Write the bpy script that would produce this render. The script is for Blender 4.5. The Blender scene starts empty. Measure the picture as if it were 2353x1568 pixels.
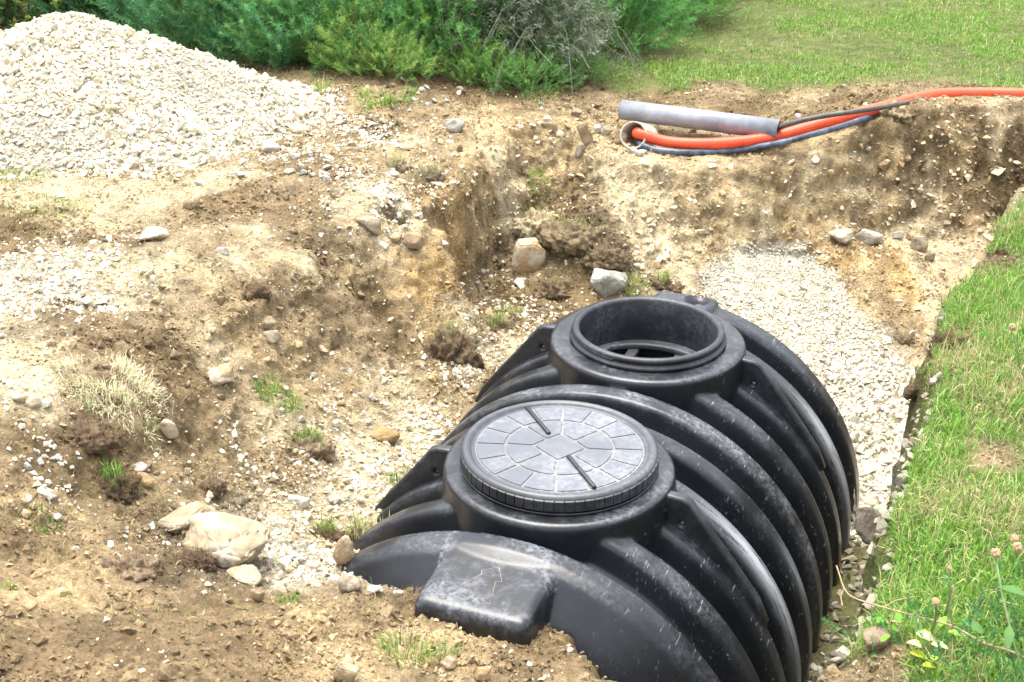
import bpy, bmesh, math, random
import numpy as np
from mathutils import Matrix, Vector, noise as mnoise
rnd = random.Random(7); rng = np.random.default_rng(7)
SC = bpy.context.scene; COL = SC.collection
# ------------------------------------------------------------------ camera, sky, sun, exposure
H = 1.90; FPX = 3190.8; PITCH = 0.4190; ROLL = 0.0247
cd = bpy.data.cameras.new('camera'); cam = bpy.data.objects.new('camera', cd); COL.objects.link(cam)
cd.sensor_width = 36; cd.lens = 36*FPX/2353; cd.clip_start = .05; cd.clip_end = 2000
cam.matrix_world = Matrix.Translation((0, 0, H)) @ Matrix.Rotation(math.pi/2-PITCH, 4, 'X') @ Matrix.Rotation(ROLL, 4, 'Z')
cd.dof.use_dof = True; cd.dof.focus_distance = 4.7; cd.dof.aperture_fstop = 13
SC.camera = cam
SUN_DIR = Vector((-.14, .14, .95)).normalized()
w = bpy.data.worlds.new('World'); SC.world = w; w.use_nodes = True
nt = w.node_tree; bg = nt.nodes['Background']; sky = nt.nodes.new('ShaderNodeTexSky')
sky.sky_type = 'NISHITA'; sky.sun_disc = False
sky.sun_elevation = math.asin(SUN_DIR.z); sky.sun_rotation = math.atan2(SUN_DIR.x, SUN_DIR.y)
sky.air_density = 1.0; sky.dust_density = 5.0; sky.ozone_density = 1.0
hs_ = nt.nodes.new('ShaderNodeHueSaturation'); hs_.inputs['Saturation'].default_value = .30; nt.links.new(sky.outputs[0], hs_.inputs['Color']); nt.links.new(hs_.outputs[0], bg.inputs[0]); bg.inputs[1].default_value = .15
sl = bpy.data.lights.new('sun', 'SUN'); sl.energy = 1.0; sl.angle = math.radians(45); sl.color = (1, .94, .83)
so = bpy.data.objects.new('sun', sl); COL.objects.link(so); so.rotation_euler = SUN_DIR.to_track_quat('Z', 'Y').to_euler()
SC.view_settings.view_transform = 'Standard'; SC.view_settings.look = 'None'
SC.view_settings.exposure = 1.86; SC.view_settings.gamma = 1
SC.cycles.max_bounces = 6; SC.cycles.transparent_max_bounces = 6

# ------------------------------------------------------------------ helpers
def ray(px, py):
    px = np.asarray(px, float); py = np.asarray(py, float)
    u = px-1176.5; v = py-784; c, s = math.cos(ROLL), math.sin(ROLL)
    u, v = c*u+s*v, -s*u+c*v
    c, s = math.cos(PITCH), math.sin(PITCH)
    return np.stack([u, FPX*c-v*s, -FPX*s-v*c], -1)/FPX
def at(px, py, z):
    r = ray(px, py); t = (z-H)/r[..., 2]
    return r[..., 0]*t, r[..., 1]*t
def hsh(ix, iy, iz, seed):
    h = (ix.astype(np.uint32)*np.uint32(374761393) + iy.astype(np.uint32)*np.uint32(668265263) + iz.astype(np.uint32)*np.uint32(2147483647) + np.uint32(seed*1013904223 & 0xffffffff))
    h = (h ^ (h >> np.uint32(13)))*np.uint32(1274126177)
    h = (h ^ (h >> np.uint32(15)))*np.uint32(2246822519)
    return ((h ^ (h >> np.uint32(16))) & np.uint32(0xffffff)).astype(np.float64)/0xffffff
def vn(x, y, z=None, seed=0):
    if z is None: z = np.zeros_like(x)
    fx, fy, fz = np.floor(x), np.floor(y), np.floor(z)
    ix, iy, iz = fx.astype(np.int64), fy.astype(np.int64), fz.astype(np.int64)
    tx, ty, tz = x-fx, y-fy, z-fz
    tx = tx*tx*(3-2*tx); ty = ty*ty*(3-2*ty); tz = tz*tz*(3-2*tz)
    def g(a, b, c): return hsh(ix+a, iy+b, iz+c, seed)
    r = 0
    for a in (0, 1):
        for b in (0, 1):
            for c in (0, 1):
                r = r + g(a, b, c)*(tx if a else 1-tx)*(ty if b else 1-ty)*(tz if c else 1-tz)
    return r*2-1
def fbm(x, y, z=None, f=1., o=4, gain=.5, seed=0):
    if z is None: z = np.zeros_like(x)
    r = 0; a = 1.; n = 0
    for k in range(o):
        r = r + a*vn(x*f+7.3*k, y*f+3.1*k, z*f+5.7*k, seed+k); n += a; a *= gain; f *= 2.03
    return r/n
def sst(t): t = np.clip(t, 0, 1); return t*t*(3-2*t)

def np_mesh(name, V, F, col=None, smooth=False, mat=None):
    me = bpy.data.meshes.new(name); V = np.asarray(V, np.float32); F = np.asarray(F, np.int32)
    n = F.shape[1]
    me.vertices.add(len(V)); me.vertices.foreach_set('co', V.ravel())
    me.loops.add(F.size); me.loops.foreach_set('vertex_index', F.ravel())
    me.polygons.add(len(F)); me.polygons.foreach_set('loop_start', np.arange(len(F), dtype=np.int32)*n)
    me.polygons.foreach_set('loop_total', np.full(len(F), n, np.int32))
    me.polygons.foreach_set('use_smooth', np.full(len(F), smooth))
    me.update(calc_edges=True)
    if col is not None:
        c = np.ones((len(V), 4), np.float32); c[:, :col.shape[1]] = col
        a = me.color_attributes.new('Col', 'FLOAT_COLOR', 'POINT'); a.data.foreach_set('color', c.ravel())
    if mat: me.materials.append(mat)
    return me
def link(name, me, parent=None):
    o = bpy.data.objects.new(name, me); COL.objects.link(o)
    if parent: o.parent = parent
    return o
def tag(o, label=None, cat=None, group=None, kind=None):
    if label: o['label'] = label
    if cat: o['category'] = cat
    if group: o['group'] = group
    if kind: o['kind'] = kind
    return o
def thing(name, label, cat, loc=(0, 0, 0), group=None):
    o = bpy.data.objects.new(name, None); COL.objects.link(o); o.location = loc; o.empty_display_size = .05
    return tag(o, label, cat, group)

# ------------------------------------------------------------------ materials
def newmat(name):
    m = bpy.data.materials.new(name); m.use_nodes = True
    return m, m.node_tree, m.node_tree.nodes['Principled BSDF']
def N(nt, t, **k):
    n = nt.nodes.new(t)
    for a, b in k.items():
        if a.startswith('i_'):
            n.inputs[a[2:].replace('_', ' ')].default_value = b
        else: setattr(n, a, b)
    return n
def mathn(nt, op, a, b=None, clamp=False):
    n = nt.nodes.new('ShaderNodeMath'); n.operation = op; n.use_clamp = clamp
    for i, v in enumerate((a, b)):
        if v is None: continue
        if isinstance(v, (int, float)): n.inputs[i].default_value = v
        else: nt.links.new(v, n.inputs[i])
    return n.outputs[0]
def mixc(nt, fac, a, b, blend='MIX'):
    n = nt.nodes.new('ShaderNodeMix'); n.data_type = 'RGBA'; n.blend_type = blend
    for i, v in ((0, fac), (6, a), (7, b)):
        if isinstance(v, (int, float)): n.inputs[i].default_value = v
        elif isinstance(v, tuple): n.inputs[i].default_value = v if len(v) == 4 else (*v, 1)
        else: nt.links.new(v, n.inputs[i])
    return n.outputs[2]
def maprange(nt, v, a, b, c=0., d=1.):
    n = nt.nodes.new('ShaderNodeMapRange'); nt.links.new(v, n.inputs[0])
    for i, q in enumerate((a, b, c, d)): n.inputs[i+1].default_value = q
    return n.outputs[0]
def noise(nt, vec, scale, detail=4, rough=.55):
    n = N(nt, 'ShaderNodeTexNoise', i_Scale=scale, i_Detail=detail, i_Roughness=rough)
    nt.links.new(vec, n.inputs['Vector']); return n.outputs[0]
def mat_vc(name, rough=.85, var=(.72, 1.25), scale=40, bump=.4, bdist=.004, trans=0, spec=.3, objc=False):
    m, nt, b = newmat(name)
    a = N(nt, 'ShaderNodeVertexColor', layer_name='Col')
    if objc: vec = N(nt, 'ShaderNodeTexCoord').outputs['Object']
    else: vec = N(nt, 'ShaderNodeNewGeometry').outputs['Position']
    nz = noise(nt, vec, scale, 5, .65)
    v = maprange(nt, nz, .3, .7, *var)
    col = mixc(nt, 1., a.outputs[0], v, 'MULTIPLY')
    nt.links.new(col, b.inputs['Base Color']); b.inputs['Roughness'].default_value = rough
    b.inputs['Specular IOR Level'].default_value = spec
    if bump:
        bp = N(nt, 'ShaderNodeBump', i_Strength=bump, i_Distance=bdist); nt.links.new(noise(nt, vec, scale*2.5, 5, .7), bp.inputs['Height'])
        nt.links.new(bp.outputs[0], b.inputs['Normal'])
    if trans:
        out = nt.nodes['Material Output']; tr = N(nt, 'ShaderNodeBsdfTranslucent'); nt.links.new(col, tr.inputs[0])
        mx = N(nt, 'ShaderNodeMixShader'); mx.inputs[0].default_value = trans
        nt.links.new(b.outputs[0], mx.inputs[1]); nt.links.new(tr.outputs[0], mx.inputs[2]); nt.links.new(mx.outputs[0], out.inputs[0])
    return m
M_STONE = mat_vc('limestone', .85, (.8, 1.15), 55, .5, .003)
M_ROCK = mat_vc('weathered_rock', .85, (.62, 1.2), 22, .7, .006, objc=True)
M_CLOD = mat_vc('clod_soil', .95, (.55, 1.35), 70, .9, .006)
M_LEAF = mat_vc('leaf', .6, (.85, 1.15), 20, 0, trans=.3, spec=.25)
def terrain_mat():
    m, nt, b = newmat('excavated_soil')
    a = N(nt, 'ShaderNodeVertexColor', layer_name='Col')
    vec = N(nt, 'ShaderNodeNewGeometry').outputs['Position']
    n1 = noise(nt, vec, 14, 8, .7); n2 = noise(nt, vec, 90, 6, .7); n3 = noise(nt, vec, 4.5, 4, .6)
    v1 = maprange(nt, n1, .3, .7, .55, 1.4); v2 = maprange(nt, n2, .3, .7, .6, 1.36); v3 = maprange(nt, n3, .35, .65, .85, 1.13)
    col = mixc(nt, 1., a.outputs[0], v1, 'MULTIPLY'); col = mixc(nt, 1., col, v2, 'MULTIPLY'); col = mixc(nt, 1., col, v3, 'MULTIPLY')
    # small limestone grit bedded in the soil
    fac = None; hs = []
    for sc, th in ((210, .72), (95, .82), (45, .9)):
        vo = N(nt, 'ShaderNodeTexVoronoi', i_Scale=sc, i_Randomness=1.); nt.links.new(vec, vo.inputs['Vector'])
        sep = N(nt, 'ShaderNodeSeparateColor'); nt.links.new(vo.outputs['Color'], sep.inputs[0])
        thr = mathn(nt, 'SUBTRACT', 1.08, mathn(nt, 'MULTIPLY', a.outputs['Alpha'], .62))
        on = mathn(nt, 'GREATER_THAN', sep.outputs[0], thr)
        sh = maprange(nt, vo.outputs['Distance'], .25, .42, 1., 0.)
        k = mathn(nt, 'MULTIPLY', on, sh); hs.append(mathn(nt, 'MULTIPLY', k, 30./sc))
        fac = k if fac is None else mathn(nt, 'MAXIMUM', fac, k)
    peb = mixc(nt, maprange(nt, n2, .35, .65), (.60, .53, .40), (.74, .70, .60))
    col = mixc(nt, mathn(nt, 'MULTIPLY', fac, .85), col, peb)
    nt.links.new(col, b.inputs['Base Color']); b.inputs['Roughness'].default_value = .95; b.inputs['Specular IOR Level'].default_value = .15
    hgt = mathn(nt, 'ADD', mathn(nt, 'MULTIPLY', n1, 1.6), mathn(nt, 'MULTIPLY', n2, .5))
    for h in hs: hgt = mathn(nt, 'ADD', hgt, mathn(nt, 'MULTIPLY', h, .7))
    bp = N(nt, 'ShaderNodeBump', i_Strength=1., i_Distance=.032); nt.links.new(hgt, bp.inputs['Height']); nt.links.new(bp.outputs[0], b.inputs['Normal'])
    return m
M_TERR = terrain_mat()
def plastic(name, base, rough=.30, dustcol=(.40, .43, .48), attr=True, amount=1.):
    m, nt, b = newmat(name)
    tc = N(nt, 'ShaderNodeTexCoord').outputs['Object']
    mp = N(nt, 'ShaderNodeMapping'); mp.inputs['Scale'].default_value = (1, 1, 1); nt.links.new(tc, mp.inputs[0])
    big = noise(nt, tc, 5, 6, .65); fine = noise(nt, tc, 60, 6, .75)
    cloud = mathn(nt, 'MULTIPLY', maprange(nt, big, .42, .72), maprange(nt, fine, .4, .65))
    sp = N(nt, 'ShaderNodeTexVoronoi', i_Scale=85.); nt.links.new(tc, sp.inputs['Vector'])
    sc_ = N(nt, 'ShaderNodeSeparateColor'); nt.links.new(sp.outputs['Color'], sc_.inputs[0])
    speck = mathn(nt, 'MULTIPLY', mathn(nt, 'GREATER_THAN', sc_.outputs[0], .86), maprange(nt, sp.outputs['Distance'], .14, .26, 1., 0.))
    speck = mathn(nt, 'MULTIPLY', speck, maprange(nt, big, .4, .6))
    scr = None
    for k, (rz, rx, s1) in enumerate(((.5, .3, 5.), (1.2, -.4, 3.), (-.6, .5, 2.), (.1, .9, 6.), (2.2, -.9, 3.))):
        mm = N(nt, 'ShaderNodeMapping'); nt.links.new(tc, mm.inputs[0])
        mm.inputs['Rotation'].default_value = (rx, .4*k, rz); mm.inputs['Scale'].default_value = (120, s1*2.4, 50); mm.inputs['Location'].default_value = (k*3.3, k, 0)
        v = N(nt, 'ShaderNodeTexNoise', i_Scale=1., i_Detail=2., i_Roughness=.5, i_Distortion=.5); nt.links.new(mm.outputs[0], v.inputs['Vector'])
        q = mathn(nt, 'MULTIPLY', maprange(nt, v.outputs[0], .66, .72), maprange(nt, noise(nt, tc, 5+k*2, 2), .53, .60))
        scr = q if scr is None else mathn(nt, 'MAXIMUM', scr, q)
    if attr:
        a = N(nt, 'ShaderNodeVertexColor', layer_name='Col'); sep = N(nt, 'ShaderNodeSeparateColor'); nt.links.new(a.outputs[0], sep.inputs[0])
        d_cloud, d_scr, d_chalk = sep.outputs[0], sep.outputs[1], sep.outputs[2]
    else:
        d_cloud = d_scr = None
    def mul(x, y): return x if y is None else mathn(nt, 'MULTIPLY', x, y)
    f = mul(cloud, d_cloud)
    if not attr: scr = mathn(nt, 'MULTIPLY', scr, .0)
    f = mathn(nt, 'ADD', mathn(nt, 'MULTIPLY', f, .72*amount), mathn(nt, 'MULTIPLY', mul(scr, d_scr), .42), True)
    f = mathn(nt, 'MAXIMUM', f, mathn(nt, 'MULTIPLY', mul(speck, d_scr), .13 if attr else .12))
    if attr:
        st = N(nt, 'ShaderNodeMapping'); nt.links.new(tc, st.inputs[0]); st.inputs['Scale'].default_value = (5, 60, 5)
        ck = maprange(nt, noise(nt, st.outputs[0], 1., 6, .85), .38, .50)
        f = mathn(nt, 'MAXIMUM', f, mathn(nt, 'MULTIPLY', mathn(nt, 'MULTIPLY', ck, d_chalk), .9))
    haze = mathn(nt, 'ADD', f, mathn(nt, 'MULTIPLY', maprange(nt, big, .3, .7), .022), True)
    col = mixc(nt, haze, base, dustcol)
    nt.links.new(col, b.inputs['Base Color'])
    nt.links.new(mathn(nt, 'ADD', rough, mathn(nt, 'MULTIPLY', f, .5), True), b.inputs['Roughness'])
    b.inputs['Specular IOR Level'].default_value = .5
    bp = N(nt, 'ShaderNodeBump', i_Strength=.15, i_Distance=.002); nt.links.new(noise(nt, tc, 160, 3), bp.inputs['Height']); nt.links.new(bp.outputs[0], b.inputs['Normal'])
    return m
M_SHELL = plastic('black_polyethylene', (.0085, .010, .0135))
M_BLACK = plastic('black_plastic_plain', (.012, .013, .017), .42, attr=False, amount=.3)
M_LIDTOP = plastic('dusty_lid_panel', (.088, .097, .115), .40, (.50, .52, .55), attr=False, amount=.55)
M_GROOVE = plastic('dust_filled_groove', (.125, .128, .135), .5, (.5, .49, .45), attr=False, amount=1.)
def simple(name, col, rough=.5, var=.15, scale=30, bump=.2):
    m, nt, b = newmat(name); tc = N(nt, 'ShaderNodeTexCoord').outputs['Object']
    c = mixc(nt, maprange(nt, noise(nt, tc, scale, 6, .7), .35, .65), tuple(x*(1-var) for x in col), tuple(min(1, x*(1+var)) for x in col))
    nt.links.new(c, b.inputs['Base Color']); b.inputs['Roughness'].default_value = rough
    if bump:
        bp = N(nt, 'ShaderNodeBump', i_Strength=bump, i_Distance=.002); nt.links.new(noise(nt, tc, scale*4, 4), bp.inputs['Height']); nt.links.new(bp.outputs[0], b.inputs['Normal'])
    return m
M_GREYPVC = simple('grey_pvc', (.23, .245, .275), .4, .28, 9, .1)
M_ORANGE = simple('orange_conduit', (.80, .085, .03), .42, .14, 12, .1)
M_HOSE = simple('slate_blue_hose', (.075, .095, .14), .35, .8, 22, .1)
M_CABLE = simple('dark_cable_sheath', (.07, .062, .055), .5, .4, 25, .1)
M_MARK = simple('clay_in_arrow_mark', (.24, .20, .15), .9, .3, 60, .2)
M_TWIG = simple('dry_stem', (.30, .22, .12), .8, .3, 60, .3)
M_GREENSTEM = simple('green_stem', (.14, .22, .08), .7, .3, 60, .2)
M_SEED = simple('dry_seed_head', (.42, .30, .17), .9, .35, 120, .5)
M_DARKSTEM = simple('woody_stem', (.06, .045, .03), .9, .3, 60, .3)

# ------------------------------------------------------------------ tank frame
YAW, TROLL, TPIT = .3639, -.0061, .0347
TO = np.array([.1563, 3.7964, H-2.1022])
def tank_matrix():
    def f(v):
        x, y, z = v
        x, z = x*math.cos(TROLL)+z*math.sin(TROLL), -x*math.sin(TROLL)+z*math.cos(TROLL)
        y, z = y*math.cos(TPIT)-z*math.sin(TPIT), y*math.sin(TPIT)+z*math.cos(TPIT)
        return (x*math.cos(YAW)+y*math.sin(YAW), -x*math.sin(YAW)+y*math.cos(YAW), z)
    a, b, c = f((1, 0, 0)), f((0, 1, 0)), f((0, 0, 1))
    return Matrix(((a[0], b[0], c[0], TO[0]), (a[1], b[1], c[1], TO[1]), (a[2], b[2], c[2], TO[2]), (0, 0, 0, 1)))
TM = tank_matrix()
def SL(s, l): return TO[0]+s*math.sin(YAW)+l*math.cos(YAW), TO[1]+s*math.cos(YAW)-l*math.sin(YAW)

# ------------------------------------------------------------------ terrain height
BANK = [(1500,100,0),(2000,50,0),(2353,30,.02),(2353,150,.04),(1900,180,0),(1600,200,0),(1300,215,0),
 (1420,262,-.05),(1480,345,-.10),(1700,350,-.10),(1850,310,-.02),(2000,262,.07),(2150,245,.14),(2353,237,.14),
 (1250,240,0),(1150,230,.0),(1000,200,.03),(950,180,.08),(900,270,0),(1040,290,.02),(1000,380,-.03),(800,330,0),(850,430,.02),(830,500,-.03),(930,470,-.04),
 (0,410,0),(400,380,0),(600,360,0),(100,500,0),(400,520,-.02),(700,500,-.02),(0,700,0),(300,700,-.02),(550,650,-.02),(700,620,-.07),(800,600,-.17),
 (700,750,-.27),(900,750,-.42),(1000,850,-.53),(500,750,-.10),(550,850,-.22),(700,900,-.38),(850,950,-.50),(300,850,-.03),(150,830,.02),(100,950,-.02),
 (300,1000,-.14),(500,1000,-.30),(700,1050,-.44),(850,1100,-.52),(0,1100,-.06),(200,1150,-.20),(450,1150,-.35),(650,1200,-.44),(780,1250,-.49),(0,1250,-.15),
 (300,1280,-.28),(550,1300,-.38),(800,1340,-.45),(0,1400,-.12),(300,1420,-.2),(600,1400,-.3),(950,1380,-.355),(1060,1420,-.365),(1200,1475,-.375),(1340,1505,-.375),(1500,1545,-.375),(1650,1580,-.38),
 (0,1568,-.08),(500,1568,-.15),(1000,1568,-.29),(1500,1650,-.33),(1900,1560,-.1),
 (1900,1530,-.05),(2000,1450,0),(2100,1200,0),(2200,900,0),(2300,700,0),(2353,1568,0),(2353,1000,0),(2353,600,0)]
PIT = [(1120,460,-.42),(1200,450,-.38),(1320,480,-.30),(1400,560,-.38),(1180,600,-.55),(1300,640,-.57),(1050,700,-.6),(1100,800,-.62),(1500,640,-.55),(1650,620,-.52),
 (1620,500,-.42),(1780,560,-.50),(1850,700,-.62),(1950,620,-.52),(2100,620,-.52),(2100,740,-.68),(2000,850,-.76),(2060,1000,-.90),(2030,1150,-1.02),(2300,480,-.42),(2300,560,-.5),(1250,420,-.3)]
def tps_fit(P):
    P = np.array(P, float); X = P[:, :2]; n = len(X)
    d = np.linalg.norm(X[:, None]-X[None], axis=2); K = d*d*np.log(d+1e-9)
    A = np.zeros((n+3, n+3)); A[:n, :n] = K+np.eye(n)*.02; A[:n, n] = 1; A[:n, n+1:] = X; A[n, :n] = 1; A[n+1:, :n] = X.T
    b = np.zeros(n+3); b[:n] = P[:, 2]; w_ = np.linalg.solve(A, b)
    return X, w_
def tps_eval(T, x, y):
    X, w_ = T; r = w_[-3]+w_[-2]*x+w_[-1]*y
    for i in range(len(X)):
        d2 = (x-X[i, 0])**2+(y-X[i, 1])**2
        r = r+w_[i]*d2*.5*np.log(d2+1e-12)
    return r
wpt = lambda L: [(*[float(q) for q in at(a, b, c)], c) for a, b, c in L]
TB = tps_fit(wpt(BANK)+[(0,0,-.05),(-2,.5,0),(2,.5,0),(-5,4,0),(5,4,0),(-5,9,0),(0,12,0),(5,11,0),(-4,13,0),(3.6,14,0),(-1.4,7.4,0),(-2.5,7.4,0),(-2.5,8.6,0),(-1.3,8.4,0),(-3.6,7.5,0),(-2.5,6.6,0),(-1.9,7.0,0),(-4.2,6.2,0),(.2,9,0)])
TP = tps_fit(wpt(PIT)+[(*SL(0,.9),-1.08),(*SL(-.5,.9),-1.10),(*SL(.8,.9),-1.05),(*SL(-.9,.9),-1.0),(*SL(1.4,.9),-1.0),(*SL(0,0),-1.1),(*SL(1,0),-.9),(4.5,7.5,-.5)])
def pp(px, py, z, wd): x, y = at(px, py, z); return (float(x), float(y), wd)
POLY = [(*SL(-.95,.55),.10),(*SL(-1.02,.93),.08),(*SL(-.72,1.02),.07),(*SL(-.29,1.03),.07),(*SL(.24,1.02),.07),(*SL(.68,1.05),.07),(*SL(1.0,1.01),.07),(*SL(1.64,1.04),.10),(*SL(2.64,1.20),.16),
 (3.3,6.4,.3),(4.6,7.0,.5),(4.4,7.9,.5),pp(2353,262,.06,.40),pp(2150,275,.06,.38),pp(2000,300,.0,.34),pp(1850,345,-.06,.31),pp(1700,372,-.1,.30),pp(1560,372,-.1,.30),pp(1450,350,-.1,.32),
 pp(1350,262,-.02,.55),pp(1250,262,0,.55),pp(1140,300,0,.35),pp(1075,370,-.02,.14),pp(1000,445,-.04,.11),pp(930,520,-.1,.10),pp(840,585,-.22,.12),pp(900,640,-.38,.1),pp(1010,705,-.5,.15),(*SL(.7,-.5),.3),(*SL(0,-.3),.3)]
def poly_sd(x, y):
    k_ = (x > .6) & (y < 6.3); x = x+np.where(k_, .07*fbm(x, y, f=2.3, o=3, gain=.6, seed=171), 0)
    best = np.full(x.shape, 1e9); wd = np.zeros(x.shape); ins = np.zeros(x.shape, bool)
    n = len(POLY)
    for i in range(n):
        x0, y0, w0 = POLY[i]; x1, y1, w1 = POLY[(i+1) % n]
        dx, dy = x1-x0, y1-y0
        t = np.clip(((x-x0)*dx+(y-y0)*dy)/(dx*dx+dy*dy), 0, 1)
        d = np.hypot(x-x0-t*dx, y-y0-t*dy); m = d < best
        best = np.where(m, d, best); wd = np.where(m, w0+(w1-w0)*t, wd)
        c = ((y0 > y) != (y1 > y)) & (x < (x1-x0)*(y-y0)/((y1-y0) or 1e-9)+x0)
        ins ^= c
    return np.where(ins, best, -best), wd
PC = (-2.24, 7.058)
def pile_h(x, y):
    dx, dy = x-PC[0], y-PC[1]
    dx = np.where(dx < 0, dx*.807, dx); dy = np.where(dy > 0, dy*1.253, dy)
    a = np.arctan2(dy, dx)
    rad = 1.134*(1+.06*np.sin(3*a+1)+.05*np.sin(5*a))+.04*fbm(x, y, f=1.6, o=2, seed=3)
    r = np.hypot(dx, dy)/rad
    h = .534*np.clip(1-r, 0, 1)
    h = np.where(h > .427, .427+(h-.427)*.35, h)
    return np.where(r < 1, h+.02*fbm(x, y, f=3, o=2, seed=9)*np.clip(1-r, 0, 1)*3, 0), r
def height(x, y):
    near = (np.abs(x) < 5.2) & (y > .3) & (y < 13.5)
    z = np.zeros_like(x); xs, ys = x[near], y[near]
    b = tps_eval(TB, xs, ys); p = tps_eval(TP, xs, ys)
    sd, wd = poly_sd(xs, ys); sd = sd+.035*fbm(xs, ys, f=5, o=3, seed=21)+.02*fbm(xs, ys, f=18, o=2, seed=22)*(wd > .12)
    t = sst(np.clip(sd/np.maximum(wd, .02), 0, 1))
    fade = sst((5.2-np.abs(xs))/1.2)*sst((13.5-ys)/2)
    zz = b*fade*(1-t)+p*t
    zz = zz+pile_h(xs, ys)[0]
    z[near] = zz
    return z
def axis(lo, hi, stepf, far):
    v = [lo]
    while v[-1] < hi: v.append(v[-1]+stepf(v[-1]))
    a = []; st = stepf(lo); q = lo
    while q > -far: st *= 1.35; q -= st; a.append(q)
    b = []; st = stepf(hi); q = v[-1]
    while q < far: st *= 1.35; q += st; b.append(q)
    return np.array(a[::-1]+v+b)
GX = axis(-3.6, 3.9, lambda v: .0105, 400); GY = axis(1.7, 11.5, lambda v: min(.02, max(.0075, v/480)) if not 6.2 < v < 7.3 else .010, 400)
XX, YY = np.meshgrid(GX, GY); ZZ = height(XX, YY)
# bilinear lookup of the smooth surface
def zat(x, y):
    i = np.clip(np.searchsorted(GX, x)-1, 0, len(GX)-2); j = np.clip(np.searchsorted(GY, y)-1, 0, len(GY)-2)
    tx = (x-GX[i])/(GX[i+1]-GX[i]); ty = (y-GY[j])/(GY[j+1]-GY[j])
    Z = SURF
    return Z[j, i]*(1-tx)*(1-ty)+Z[j, i+1]*tx*(1-ty)+Z[j+1, i]*(1-tx)*ty+Z[j+1, i+1]*tx*ty
SURF = ZZ
def hit(px, py):
    px = np.atleast_1d(np.asarray(px, float)); py = np.atleast_1d(np.asarray(py, float))
    r = ray(px, py); t = np.full(len(px), 2.2); done = np.zeros(len(px), bool)
    for k in range(1500):
        step = np.where(done, 0, .008); t = t+step
        z = zat(r[:, 0]*t, r[:, 1]*t); done |= (H+r[:, 2]*t) <= z
        if done.all(): break
    return np.stack([r[:, 0]*t, r[:, 1]*t, H+r[:, 2]*t], 1)
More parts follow.
